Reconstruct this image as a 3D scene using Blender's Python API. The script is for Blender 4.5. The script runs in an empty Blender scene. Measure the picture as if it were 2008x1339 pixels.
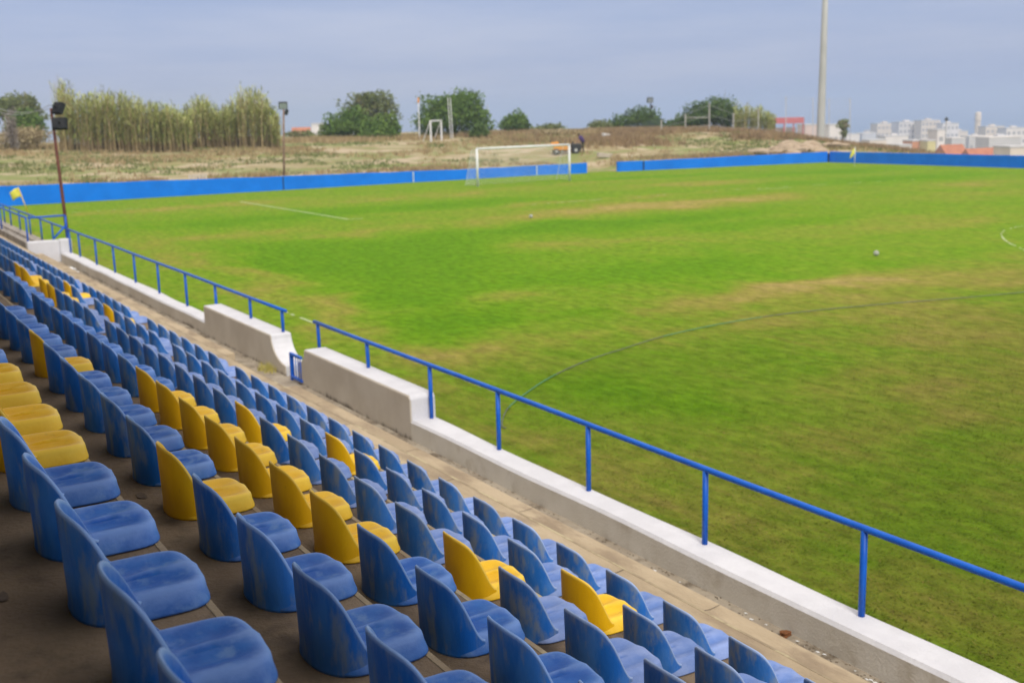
import bpy, bmesh, math, random
import numpy as np
from mathutils import Vector, Matrix
random.seed(7); RNG = np.random.default_rng(11)
S = bpy.context.scene; COL = S.collection
R = math.radians

# ------------------------------------------------------------------ camera, sky, sun, exposure
CAM = Vector((-42.1456, -68.5842, 4.9212)); FPX = 2271.35
YAW, PITCH, ROLL = .5363, .1962, -.0271
def cam_axes():
    f = Vector((math.sin(YAW)*math.cos(PITCH), math.cos(YAW)*math.cos(PITCH), -math.sin(PITCH)))
    r = Vector((math.cos(YAW), -math.sin(YAW), 0)); u = r.cross(f)
    c, s = math.cos(ROLL), math.sin(ROLL)
    return r*c + u*s, u*c - r*s, f
CR, CU, CF = cam_axes()
cd = bpy.data.cameras.new('camera'); cam = bpy.data.objects.new('camera', cd); COL.objects.link(cam)
m = Matrix((CR, CU, -CF)).transposed().to_4x4(); m.translation = CAM; cam.matrix_world = m
cd.sensor_width = 36; cd.sensor_fit = 'HORIZONTAL'; cd.lens = 36*FPX/2008
cd.clip_start = .1; cd.clip_end = 30000
cd.dof.use_dof = True; cd.dof.focus_distance = 4.6; cd.dof.aperture_fstop = 3.7
S.camera = cam

SUN_AZ, SUN_EL = R(180+14), R(46)          # azimuth clockwise from +Y
SUN_STRENGTH, SKY_STRENGTH, EXPOSURE, ZENITH = 2.4, .1, .24, .92
w = bpy.data.worlds.new('World'); S.world = w; w.use_nodes = True
wn, wl = w.node_tree.nodes, w.node_tree.links
wn.clear()
out = wn.new('ShaderNodeOutputWorld'); bg = wn.new('ShaderNodeBackground'); bg.inputs['Strength'].default_value = SKY_STRENGTH
sky = wn.new('ShaderNodeTexSky'); sky.sky_type = 'NISHITA'; sky.sun_disc = False
sky.sun_elevation = SUN_EL; sky.sun_rotation = SUN_AZ
sky.dust_density = 2.0
tc = wn.new('ShaderNodeTexCoord'); mp = wn.new('ShaderNodeMapping'); mp.inputs['Scale'].default_value = (1.6, 1.6, 13.0)
nz = wn.new('ShaderNodeTexNoise'); nz.inputs['Scale'].default_value = 2.2; nz.inputs['Detail'].default_value = 6; nz.inputs['Roughness'].default_value = .55
rp = wn.new('ShaderNodeValToRGB')
rp.color_ramp.elements[0].position = .36; rp.color_ramp.elements[0].color = (3.15, 3.9, 6.2, 1)
rp.color_ramp.elements[1].position = .72; rp.color_ramp.elements[1].color = (4.5, 4.95, 6.7, 1)
mx = wn.new('ShaderNodeMixRGB'); mx.inputs['Fac'].default_value = .86
wl.new(tc.outputs['Generated'], mp.inputs['Vector']); wl.new(mp.outputs[0], nz.inputs['Vector']); wl.new(nz.outputs['Fac'], rp.inputs['Fac'])
wl.new(sky.outputs[0], mx.inputs['Color1']); wl.new(rp.outputs[0], mx.inputs['Color2'])
sp = wn.new('ShaderNodeSeparateXYZ'); wl.new(tc.outputs['Generated'], sp.inputs[0])      # an overcast sky is brighter overhead than at the horizon
zr = wn.new('ShaderNodeMapRange'); zr.inputs[1].default_value = .10; zr.inputs[2].default_value = .85; wl.new(sp.outputs['Z'], zr.inputs[0])
vm = wn.new('ShaderNodeMixRGB'); vm.inputs[2].default_value = (12.2*ZENITH, 11.2*ZENITH, 10.2*ZENITH, 1); wl.new(zr.outputs[0], vm.inputs[0]); wl.new(mx.outputs[0], vm.inputs[1])
wl.new(vm.outputs[0], bg.inputs['Color']); wl.new(bg.outputs[0], out.inputs['Surface'])

sd = bpy.data.lights.new('sun', 'SUN'); sd.energy = SUN_STRENGTH; sd.angle = R(20); sd.color = (1, .96, .90)
sun = bpy.data.objects.new('sun', sd); COL.objects.link(sun)
sv = Vector((math.sin(SUN_AZ)*math.cos(SUN_EL), math.cos(SUN_AZ)*math.cos(SUN_EL), math.sin(SUN_EL)))
sun.rotation_euler = sv.to_track_quat('Z', 'Y').to_euler(); sun.location = sv*60
S.view_settings.view_transform = 'Standard'; S.view_settings.look = 'None'; S.view_settings.gamma = 1
S.view_settings.use_curve_mapping = False; S.view_settings.exposure = EXPOSURE
S.cycles.use_denoising = True
S.cycles.max_bounces = 6; S.cycles.volume_bounces = 1

# ------------------------------------------------------------------ helpers
def at(px, py, depth):                       # world point seen at a photo pixel, at a given distance along the view axis
    return CAM + (CF + CR*((px-1004)/FPX) + CU*((669.5-py)/FPX))*depth

def mat(name, c1, c2=None, scale=3, rough=.8, detail=6, bump=0, bscale=None, lo=.35, hi=.65, c3=None, s3=.3, lo3=.5, hi3=.7,
        stretch=None, metallic=0, spec=.4, rnd=0, attr=None):
    mt = bpy.data.materials.new(name); mt.use_nodes = True
    n, l = mt.node_tree.nodes, mt.node_tree.links
    b = n['Principled BSDF']; b.inputs['Roughness'].default_value = rough; b.inputs['Metallic'].default_value = metallic
    b.inputs['Specular IOR Level'].default_value = spec
    g = n.new('ShaderNodeNewGeometry'); vec = g.outputs['Position']
    if stretch:
        q = n.new('ShaderNodeMapping'); q.inputs['Scale'].default_value = stretch; l.new(vec, q.inputs['Vector']); vec = q.outputs[0]
    def noise(s, d=detail):
        t = n.new('ShaderNodeTexNoise'); t.inputs['Scale'].default_value = s; t.inputs['Detail'].default_value = d
        t.inputs['Roughness'].default_value = .6; l.new(vec, t.inputs['Vector']); return t.outputs['Fac']
    def ramp(fac, a, z):
        r = n.new('ShaderNodeMapRange'); r.inputs[1].default_value = a; r.inputs[2].default_value = z; r.interpolation_type = 'SMOOTHSTEP'
        l.new(fac, r.inputs[0]); return r.outputs[0]
    def mix(fac, a, c):
        k = n.new('ShaderNodeMixRGB')
        if isinstance(fac, float): k.inputs[0].default_value = fac
        else: l.new(fac, k.inputs[0])
        for i, v in ((1, a), (2, c)):
            if isinstance(v, tuple): k.inputs[i].default_value = (*v, 1)
            else: l.new(v, k.inputs[i])
        return k.outputs[0]
    col = c1
    if c2: col = mix(ramp(noise(scale), lo, hi), c1, c2)
    if c3: col = mix(ramp(noise(s3, 5), lo3, hi3), col, c3)
    if attr:
        an = n.new('ShaderNodeAttribute'); an.attribute_name = 'wear'
        k_ = n.new('ShaderNodeMath'); k_.operation = 'MULTIPLY_ADD'; k_.inputs[1].default_value = .7; k_.inputs[2].default_value = -.35; l.new(noise(attr[2], 6), k_.inputs[0])
        k2 = n.new('ShaderNodeMath'); k2.operation = 'ADD'; l.new(k_.outputs[0], k2.inputs[0]); l.new(an.outputs['Fac'], k2.inputs[1])
        col = mix(ramp(k2.outputs[0], -.35, .45), attr[0], col) if attr[3] else mix(ramp(k2.outputs[0], .05, 1.0), col, attr[1])
    if rnd:
        oi = n.new('ShaderNodeObjectInfo'); hs = n.new('ShaderNodeHueSaturation')
        r = n.new('ShaderNodeMapRange'); r.inputs[3].default_value = 1-rnd; r.inputs[4].default_value = 1+rnd
        l.new(oi.outputs['Random'], r.inputs[0]); l.new(r.outputs[0], hs.inputs['Value'])
        if isinstance(col, tuple): hs.inputs['Color'].default_value = (*col, 1)
        else: l.new(col, hs.inputs['Color'])
        col = hs.outputs[0]
    if isinstance(col, tuple): b.inputs['Base Color'].default_value = (*col, 1)
    else: l.new(col, b.inputs['Base Color'])
    if bump:
        bp = n.new('ShaderNodeBump'); bp.inputs['Strength'].default_value = bump; bp.inputs['Distance'].default_value = .02
        l.new(noise(bscale or scale*6), bp.inputs['Height']); l.new(bp.outputs[0], b.inputs['Normal'])
    return mt

def mesh(name, verts, faces, mt=None, parent=None, smooth=False, mats=None, fm=None, loc=None):
    me = bpy.data.meshes.new(name); me.from_pydata([tuple(v) for v in verts], [], faces)
    for q in (mats or ([mt] if mt else [])): me.materials.append(q)
    if fm is not None: me.polygons.foreach_set('material_index', np.asarray(fm, np.int32))
    if smooth: me.polygons.foreach_set('use_smooth', [True]*len(me.polygons))
    me.update()
    o = bpy.data.objects.new(name, me); COL.objects.link(o)
    if parent: o.parent = parent
    if loc: o.location = loc
    return o

def tris(name, V, F, mt, parent=None, loc=None, attr=None):     # fast path: V (n,3) F (m,k) numpy
    me = bpy.data.meshes.new(name); k = F.shape[1]
    me.vertices.add(len(V)); me.vertices.foreach_set('co', np.asarray(V, np.float32).ravel())
    me.loops.add(F.size); me.loops.foreach_set('vertex_index', F.astype(np.int32).ravel())
    me.polygons.add(len(F)); me.polygons.foreach_set('loop_start', np.arange(0, F.size, k, dtype=np.int32))
    if attr is not None:
        for an, av in attr.items():
            a = me.attributes.new(an, 'FLOAT', 'POINT'); a.data.foreach_set('value', np.asarray(av, np.float32))
    me.update(calc_edges=True); me.validate()
    if mt: me.materials.append(mt)
    o = bpy.data.objects.new(name, me); COL.objects.link(o)
    if parent: o.parent = parent
    if loc: o.location = loc
    return o

class MB:                                     # collects boxes, tubes and prisms into one mesh
    def __init__(s): s.v, s.f, s.m = [], [], []
    def add(s, v, f, mi=0):
        o = len(s.v); s.v += [tuple(q) for q in v]; s.f += [tuple(i+o for i in q) for q in f]; s.m += [mi]*len(f); return s
    def box(s, a, b, mi=0, M=None):
        x0, y0, z0 = a; x1, y1, z1 = b
        v = [(x0,y0,z0),(x1,y0,z0),(x1,y1,z0),(x0,y1,z0),(x0,y0,z1),(x1,y0,z1),(x1,y1,z1),(x0,y1,z1)]
        if M: v = [M @ Vector(q) for q in v]
        return s.add(v, [(0,3,2,1),(4,5,6,7),(0,1,5,4),(1,2,6,5),(2,3,7,6),(3,0,4,7)], mi)
    def tube(s, pts, r, n=8, mi=0, caps=True):
        pts = [Vector(p) for p in pts]; rr = r if isinstance(r, (list, tuple)) else [r]*len(pts)
        base = len(s.v); v, f = [], []
        for i, p in enumerate(pts):
            d = (pts[min(i+1, len(pts)-1)] - pts[max(i-1, 0)]).normalized()
            a = d.cross(Vector((0,0,1)))
            if a.length < 1e-3: a = Vector((1,0,0))
            a.normalize(); b = d.cross(a)
            for k in range(n):
                t = 2*math.pi*k/n; v.append(p + (a*math.cos(t) + b*math.sin(t))*rr[i])
        for i in range(len(pts)-1):
            for k in range(n):
                f.append((i*n+k, i*n+(k+1)%n, (i+1)*n+(k+1)%n, (i+1)*n+k))
        if caps: f.append(tuple(range(n-1,-1,-1))); f.append(tuple((len(pts)-1)*n+k for k in range(n)))
        return s.add(v, f, mi)
    def prism(s, poly, d, mi=0, side=None):     # poly: list of 3D points, d: extrusion vector
        n = len(poly); d = Vector(d); v = [Vector(p) for p in poly] + [Vector(p)+d for p in poly]
        s.add(v, [tuple(range(n-1,-1,-1)), tuple(range(n, 2*n))] , mi)
        o = len(s.v) - 2*n
        for k in range(n):
            s.f.append((o+k, o+(k+1)%n, o+n+(k+1)%n, o+n+k)); s.m.append(mi if side is None else side[k])
        return s
    def build(s, name, mt, parent=None, smooth=False, loc=None, bevel=0):
        ms = mt if isinstance(mt, list) else [mt]
        o = mesh(name, s.v, s.f, None, parent, smooth, ms, s.m, loc)
        if bevel:
            b = o.modifiers.new('bevel', 'BEVEL'); b.width = bevel; b.segments = 2; b.limit_method = 'ANGLE'; b.angle_limit = R(40)
        return o

def tag(o, label=None, cat=None, group=None, kind=None):
    if label: o['label'] = label
    if cat: o['category'] = cat
    if group: o['group'] = group
    if kind: o['kind'] = kind
    return o
def empty(name, loc, label, cat, group=None, rz=0):
    o = bpy.data.objects.new(name, None); COL.objects.link(o); o.location = loc; o.rotation_euler = (0, 0, rz)
    o.empty_display_size = .2
    return tag(o, label, cat, group)
def copy_tree(o, parent=None):
    c = o.copy(); COL.objects.link(c)
    if parent: c.parent = parent
    for ch in o.children: copy_tree(ch, c)
    return c
def vnoise(x, y, s, seed=0):                   # smooth value noise, numpy
    r = np.random.default_rng(seed); T = r.random((64, 64))
    x = np.asarray(x, float)*s + 100; y = np.asarray(y, float)*s + 100
    xi = np.floor(x).astype(int); yi = np.floor(y).astype(int); fx = x-xi; fy = y-yi
    fx = fx*fx*(3-2*fx); fy = fy*fy*(3-2*fy); q = lambda a, b: T[a % 64, b % 64]
    return (q(xi,yi)*(1-fx)+q(xi+1,yi)*fx)*(1-fy) + (q(xi,yi+1)*(1-fx)+q(xi+1,yi+1)*fx)*fy
def fbm(x, y, s, seed=0, o=4):
    return sum(vnoise(x, y, s*2**k, seed+k)/2**k for k in range(o))/sum(1/2**k for k in range(o))
def sstep(a, b, x):
    t = np.clip((np.asarray(x, float)-a)/(b-a), 0, 1); return t*t*(3-2*t)

# ------------------------------------------------------------------ materials
M = {}
M['seat_blue']   = mat('seat_blue_shell', (.006,.150,.60), (.040,.215,.66), 6, .45, spec=.3, bump=.12, bscale=60, stretch=(1.6,1.6,.5), lo=.40, hi=.64, c3=(.185,.285,.44), s3=9, lo3=.49, hi3=.70, rnd=.16, attr=(None, (.24,.40,.74), 30, False))
M['pan_blue']    = mat('seat_blue_pan', (.003,.100,.44), (.018,.150,.52), 9, .48, spec=.3, bump=.10, bscale=70, lo=.38, hi=.66, c3=(.10,.23,.52), s3=14, lo3=.50, hi3=.70, rnd=.12, attr=(None, (.165,.31,.68), 22, False))
M['bleached_shell'] = mat('sun_bleached_shell', (.012,.140,.52), (.050,.195,.55), 6, .48, spec=.3, bump=.14, bscale=60, stretch=(1.5,1.5,.6), lo=.36, hi=.60, c3=(.195,.26,.37), s3=9, lo3=.48, hi3=.70, rnd=.14, attr=(None, (.28,.38,.60), 26, False))
M['bleached_pan'] = mat('sun_bleached_pan', (.150,.240,.52), (.230,.315,.58), 7, .55, bump=.10, bscale=70, lo=.36, hi=.64, c3=(.07,.17,.47), s3=16, lo3=.62, hi3=.80, rnd=.08, attr=((.085,.18,.47), None, 22, True))
M['seat_yellow'] = mat('seat_yellow_shell', (.82,.45,.003), (.90,.52,.005), 6, .45, spec=.3, bump=.08, bscale=60, stretch=(1.5,1.5,.6), c3=(.46,.235,.008), s3=13, lo3=.66, hi3=.82, rnd=.05, attr=(None, (.88,.58,.07), 30, False))
M['pan_yellow']  = mat('seat_yellow_pan', (.76,.44,.006), (.84,.51,.010), 8, .48, spec=.3, bump=.08, bscale=60, c3=(.50,.30,.03), s3=14, lo3=.62, hi3=.8, rnd=.05, attr=(None, (.92,.62,.06), 22, False))
M['concrete'] = mat('shaded_terrace_concrete', (.160,.116,.076), (.235,.175,.115), 1.6, .9, 8, .45, 45, c3=(.085,.063,.044), s3=2.6, lo3=.52, hi3=.72)  # seat rows: dirty concrete, darkened to paint in the roof shade
M['concrete_tan'] = mat('worn_lit_concrete', (.36,.280,.180), (.47,.375,.25), 2.2, .9, 8, .5, 40, stretch=(1,.35,1), c3=(.27,.205,.135), s3=3.4, lo3=.46, hi3=.68)  # front steps: worn concrete, lightened to paint in the daylight ahead of the roof
M['concrete_low'] = mat('gutter_concrete', (.27,.225,.17), (.37,.32,.25), 2.2, .93, 8, .5, 40, c3=(.10,.075,.05), s3=3.2, lo3=.48, hi3=.72)
M['wall_top'] = mat('wall_white_paint', (.58,.575,.60), (.64,.635,.66), 3, .75, 6, .25, 40)
M['bare_wall'] = mat('bare_stained_concrete', (.40,.36,.31), (.26,.23,.20), 1.6, .9, 6, .3, 30, stretch=(3,3,.35), c3=(.05,.042,.035), s3=2.2, lo3=.50, hi3=.66)
M['rail'] = mat('blue_rail_paint', (.004,.095,.50), (.008,.12,.58), 5, .42, spec=.3, bump=.05)
M['blue_wall'] = mat('blue_wall_paint', (.002,.165,.70), (.003,.19,.78), .8, .8, 5, .1, 20, spec=.15, c3=(.002,.14,.60), s3=.35, lo3=.5, hi3=.8)
M['joint'] = mat('pale_joint', (.55,.6,.66), (.4,.5,.6), 4, .8)
M['white_metal'] = mat('white_post_paint', (.74,.74,.74), (.66,.66,.66), 3, .5)
M['net'] = mat('net_cord', (.80,.80,.82), rough=.8)
M['rust'] = mat('rusty_steel', (.085,.022,.014), (.13,.045,.025), 8, .75, bump=.2)
M['rust2'] = mat('brown_steel', (.17,.10,.065), (.23,.15,.10), 5, .75)
M['lamp_body'] = mat('lamp_housing', (.016,.018,.02), (.03,.032,.035), 6, .8, spec=.15)
M['lamp_glass'] = mat('lamp_glass', (.33,.36,.36), (.25,.28,.28), 6, .15, spec=.6)
M['galv'] = mat('galvanised_steel', (.40,.40,.37), (.48,.475,.44), 2, .55, stretch=(1,1,.2))
M['grey_pole'] = mat('weathered_pole', (.42,.40,.36), (.30,.28,.25), 4, .7)
M['hose_green'] = mat('hose_green', (.05,.20,.10), (.07,.25,.13), 8, .5)
M['hose_grey'] = mat('hose_grey', (.12,.13,.11), (.08,.09,.075), 8, .55)
M['flag'] = mat('flag_yellow', (.70,.60,.06), (.62,.62,.10), 8, .8)
M['flag_pole'] = mat('flag_pole_yellow', (.70,.50,.06), rough=.5)
M['white_plastic'] = mat('white_plastic', (.72,.72,.72), (.6,.6,.58), 9, .6)
M['ball'] = mat('scuffed_ball', (.42,.43,.38), (.34,.36,.28), 20, .6)
M['line'] = mat('line_paint', (.42,.48,.30), (.30,.40,.14), 4, .9, lo=.35, hi=.75)
M['orange'] = mat('machine_orange', (.75,.30,.012), (.66,.25,.01), 5, .45)
M['black'] = mat('machine_black', (.018,.018,.02), (.03,.03,.032), 6, .6)
M['skin'] = mat('skin', (.40,.22,.15), rough=.6); M['purple'] = mat('purple_jersey', (.05,.025,.11), (.065,.035,.14), 10, .9)
M['trousers'] = mat('dark_trousers', (.016,.016,.02), rough=.9); M['hair'] = mat('dark_hair', (.012,.01,.009), rough=.8)
M['wood'] = mat('pale_wood', (.50,.44,.35), (.40,.34,.26), 6, .85)
M['wire'] = mat('grey_wire', (.42,.42,.44), rough=.7)
M['roof_sheet'] = mat('roof_sheet', (.48,.48,.47), (.42,.42,.41), 2, .7)
M['block'] = mat('back_wall_block', (.50,.47,.42), (.44,.41,.36), 1.5, .9)

M['nosing'] = mat('worn_step_nosing', (.36,.29,.18), (.26,.20,.13), 3, .85, 7, .3, 40, c3=(.46,.39,.24), s3=2.1, lo3=.5, hi3=.62)
M['soil'] = mat('dark_soil', (.07,.055,.04), (.10,.08,.055), 9, .95)
# low white wall: dusty sides, cream to paint in the roof shade, with mould creeping up from the foot in ragged streaks
def wall_side():
    mt = mat('wall_cream_side', (.50,.445,.37), (.58,.53,.455), 1.3, .85, 7, .3, 45)
    n, l = mt.node_tree.nodes, mt.node_tree.links; b = n['Principled BSDF']; src = b.inputs['Base Color'].links[0].from_socket
    g = n.new('ShaderNodeNewGeometry'); sx = n.new('ShaderNodeSeparateXYZ'); l.new(g.outputs['Position'], sx.inputs[0])
    mp = n.new('ShaderNodeMapping'); mp.inputs['Scale'].default_value = (9, 9, 1.6); l.new(g.outputs['Position'], mp.inputs[0])
    t = n.new('ShaderNodeTexNoise'); t.inputs['Scale'].default_value = 1; t.inputs['Detail'].default_value = 7; l.new(mp.outputs[0], t.inputs['Vector'])
    t2 = n.new('ShaderNodeTexNoise'); t2.inputs['Scale'].default_value = .55; l.new(g.outputs['Position'], t2.inputs['Vector'])
    a = n.new('ShaderNodeMath'); a.operation = 'MULTIPLY_ADD'; a.inputs[1].default_value = .22; a.inputs[2].default_value = .84; l.new(t.outputs['Fac'], a.inputs[0])
    a2 = n.new('ShaderNodeMath'); a2.operation = 'MULTIPLY_ADD'; a2.inputs[1].default_value = .16; l.new(t2.outputs['Fac'], a2.inputs[0]); 
    s = n.new('ShaderNodeMath'); s.operation = 'SUBTRACT'; l.new(a.outputs[0], s.inputs[0]); l.new(sx.outputs['Z'], s.inputs[1])
    a2.inputs[2].default_value = -.125
    s2 = n.new('ShaderNodeMath'); s2.operation = 'ADD'; l.new(s.outputs[0], s2.inputs[0]); l.new(a2.outputs[0], s2.inputs[1])
    r = n.new('ShaderNodeMapRange'); r.inputs[1].default_value = -.02; r.inputs[2].default_value = .05; l.new(s2.outputs[0], r.inputs[0])
    k = n.new('ShaderNodeMixRGB'); k.inputs[2].default_value = (.10,.08,.06,1); l.new(src, k.inputs[1]); l.new(r.outputs[0], k.inputs[0])
    l.new(k.outputs[0], b.inputs['Base Color']); return mt
M['wall_side'] = wall_side()
M['wall_side_clean'] = mat('wall_cream_side_clean', (.60,.565,.50), (.67,.64,.58), 1.5, .85, 8, .35, 45, c3=(.50,.455,.38), s3=2.4, lo3=.52, hi3=.74)

# turf: colour follows a per-vertex dryness measured from the photographed patches, plus fine mottling
def turf(name, blade=False):
    mt = bpy.data.materials.new(name); mt.use_nodes = True; n, l = mt.node_tree.nodes, mt.node_tree.links
    b = n['Principled BSDF']; b.inputs['Roughness'].default_value = .95; b.inputs['Specular IOR Level'].default_value = .03
    at_ = n.new('ShaderNodeAttribute'); at_.attribute_name = 'dry'
    g = n.new('ShaderNodeNewGeometry')
    def noise(s, d, st=None):
        v = g.outputs['Position']
        if st:
            mp = n.new('ShaderNodeMapping'); mp.inputs['Scale'].default_value = st; mp.inputs['Rotation'].default_value = (0, 0, R(-4)); l.new(v, mp.inputs[0]); v = mp.outputs[0]
        t = n.new('ShaderNodeTexNoise'); t.inputs['Scale'].default_value = s; t.inputs['Detail'].default_value = d; t.inputs['Roughness'].default_value = .65
        l.new(v, t.inputs['Vector']); return t.outputs['Fac']
    def madd(x, m_, a_):
        k = n.new('ShaderNodeMath'); k.operation = 'MULTIPLY_ADD'; l.new(x, k.inputs[0]); k.inputs[1].default_value = m_
        if isinstance(a_, float): k.inputs[2].default_value = a_
        else: l.new(a_, k.inputs[2])
        return k.outputs[0]
    d = madd(noise(3.2, 6, (1, .16, 1)), .42, madd(noise(1.3, 8, (1, .30, 1)), .72, madd(noise(.35, 5), .40, madd(noise(9, 4), .25, madd(at_.outputs['Fac'], 1.0, -.90)))))
    if blade:
        a2 = n.new('ShaderNodeAttribute'); a2.attribute_name = 'rnd'; d = madd(a2.outputs['Fac'], .8, madd(d, 1., -.42))
    cr = n.new('ShaderNodeValToRGB'); e = cr.color_ramp.elements
    e[0].position = .0; e[0].color = (.100,.225,.006,1)
    e[1].position = 1.; e[1].color = (.335,.265,.085,1)
    for p, c in ((.25, (.128,.255,.008,1)), (.48, (.170,.262,.018,1)), (.70, (.225,.248,.034,1)), (.86, (.275,.250,.052,1))):
        q = e.new(p); q.color = c
    l.new(d, cr.inputs[0])
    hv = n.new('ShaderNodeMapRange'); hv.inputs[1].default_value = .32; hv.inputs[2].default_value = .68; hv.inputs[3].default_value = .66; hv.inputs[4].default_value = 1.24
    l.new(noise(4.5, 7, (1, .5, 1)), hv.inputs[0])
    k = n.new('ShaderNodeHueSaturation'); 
    wn_ = n.new('ShaderNodeAttribute'); wn_.attribute_name = 'dull'; dm = n.new('ShaderNodeMath'); dm.operation = 'MULTIPLY'; l.new(hv.outputs[0], dm.inputs[0]); l.new(wn_.outputs['Fac'], dm.inputs[1])  # painted near darkening multiplies the turf value
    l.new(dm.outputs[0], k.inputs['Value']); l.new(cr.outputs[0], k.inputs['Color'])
    l.new(k.outputs[0], b.inputs['Base Color'])
    if blade: b.inputs['Normal'].default_value = (0,0,1); cv = n.new('ShaderNodeCombineXYZ'); cv.inputs[2].default_value = 1; l.new(cv.outputs[0], b.inputs['Normal'])
    else:
        bp = n.new('ShaderNodeBump'); bp.inputs['Strength'].default_value = .9; bp.inputs['Distance'].default_value = .05
        l.new(noise(11, 8), bp.inputs['Height']); l.new(bp.outputs[0], b.inputs['Normal'])
    return mt
M['turf'] = turf('pitch_turf'); M['blade'] = turf('grass_blade', True)
M['waste'] = mat('waste_ground', (.26,.215,.095), (.42,.335,.225), .42, .95, 9, 1., 5, lo=.42, hi=.60, stretch=(.6,1.4,1), c3=(.19,.215,.06), s3=.33, lo3=.47, hi3=.60)
M['sea'] = mat('sea', (.05,.13,.24), (.06,.15,.27), .01, .35)

# ------------------------------------------------------------------ ground, pitch, terrain, sea
def pitch_z(x, y): return -.40*np.clip((np.asarray(x, float)-5)/32, 0, 1)
def wall_top_z(x): return np.interp(x, [-45,-32,-14.4,0,10.6,14,37], [1.25,1.22,.93,.74,.72,.66,.52])
def wall_y(x): return np.interp(x, [-44,-32,-14,10.7,13.8,37.4], [9.3,9.0,8.45,7.95,8.1,8.1])
def terrain_z(x, y):
    x = np.asarray(x, float); y = np.asarray(y, float)
    d = np.where(x < 37.5, np.maximum(y-wall_y(x)-.2, 0), np.maximum(y-8.6, 0))
    ridge = np.interp(x, [-60,-38,-5,20,60,120], [2.95,2.85,2.40,2.25,1.95,1.1])
    b = wall_top_z(np.clip(x, -45, 37)) - .12
    z = b + (ridge-b)*np.clip(d/31, 0, 1)
    e = np.maximum(x-42-.25*d, 0)                              # the plateau ends to the right of the corner
    z = z - np.minimum(.10*e, 26) - np.where(y < 8.6, np.minimum(.16*np.maximum(x-38, 0), 8), 0)
    z = z - np.clip((d-85)*.10, 0, 27)
    far = np.maximum(np.hypot(x-0, y)-1500, 0); z = z - np.minimum(far*.1, 40)
    track = (1-sstep(1.7, 4.2, abs(x-12.25)))*np.clip(1.15-d/14, 0, 1)    # cart track cut through the gap in the wall
    z = z*(1-track) + track*(.075*d - .17)
    z = z + (fbm(x, y, .22, 3)-.5)*.30*np.clip(d/6, .15, 1) + (fbm(x, y, .9, 9)-.5)*.12*np.clip(d/3, .1, 1)
    mound = .9*np.exp(-((x-38)/9)**2-((y-24)/8)**2) + .5*np.exp(-((x-22)/7)**2-((y-21)/5)**2)
    return np.maximum(z+mound*np.clip(d/5, 0, 1), -47)

DRY = [(-8,-21.5,9,2.2,.55),(-1.4,-22.1,6,2,.45),(-26.5,-42.2,2.6,1.4,.5),(-17.3,-32.8,4.5,2,.38),(-24.3,-45.8,3.5,.9,.30),(-19.5,-46.6,4,1.1,.30),(-14.2,-47.8,5,1.4,.34),
       (-27.4,-19.3,3,1.6,.4),(-22.9,-22.7,3,1.3,.4),(-11.7,-5.5,9,1.5,.4),(18.3,-22,5,2,.4),(-30.9,-30,1.1,12,.45),(-31.2,-42,1.0,5,.4),(-21.9,-51.2,4,3,.35),
       (6.6,-9.5,7,2,.42),(-30.4,-48.2,2.4,1.3,.35),(-16.8,-46,7,1.2,.35),(-24,-1.5,9,1.6,.45),(4,-3,14,1.6,.3),(-6,-16,10,1.1,.35),(12,-28,9,2,.3),(-33.5,-57,1.2,8,.30),(-26,-56,5,2.4,.22),(-4,-36,6,3,.3),(-34,-20,.9,20,.3)]
LUSH = [(-24.3,-31.5,5,5,.50),(-23.5,-12.8,6,2.6,.42),(-28.6,-44.6,2.4,1.6,.45),(-29.4,-41,1.7,3,.40),(-10.5,-27,7,2.0,.45),(-8.2,-32.5,7,1.8,.30),(11,-1.3,10,1.6,.4),(19.8,-14.7,9,2.4,.40),
        (-11.8,-12.3,7,2.2,.38),(-26.4,-28,3.5,6,.35),(-20,-40.5,5,2.6,.42),(-27,-38,3,3,.4),(-25.5,-51.5,3,1.6,.25),(-30,-52.5,2.2,1.6,.22),(24,-5,9,2.5,.35),(-16,-27.5,5,2,.35)]
def dryness(x, y):
    wx = x + (fbm(x, y, .35, 21)-.5)*4.5; wy = y + (fbm(x, y, .35, 31)-.5)*4.0
    v = np.full(np.shape(x), .36)
    for cx, cy, ax, ay, s in DRY: v = v + s*np.exp(-((wx-cx)/ax)**2-((wy-cy)/ay)**2)
    for cx, cy, ax, ay, s in LUSH: v = v - s*np.exp(-((wx-cx)/ax)**2-((wy-cy)/ay)**2)
    v = v + .10*sstep(0, 1.6, -46.7-wy)*np.exp(-((wx+20)/14)**2) + (fbm(x, y*2.6, .5, 77)-.5)*.34*sstep(-38, -48, y)
    return np.clip(.43+(v-.37)*.85, .04, .95)
def near_darkening(x, y):                            # near turf darkened by colour: painted vignetting and shade over duller grass
    return 1 - .40*sstep(0, 20, -42-y + (fbm(x, y, .2, 61)-.5)*7)

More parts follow.
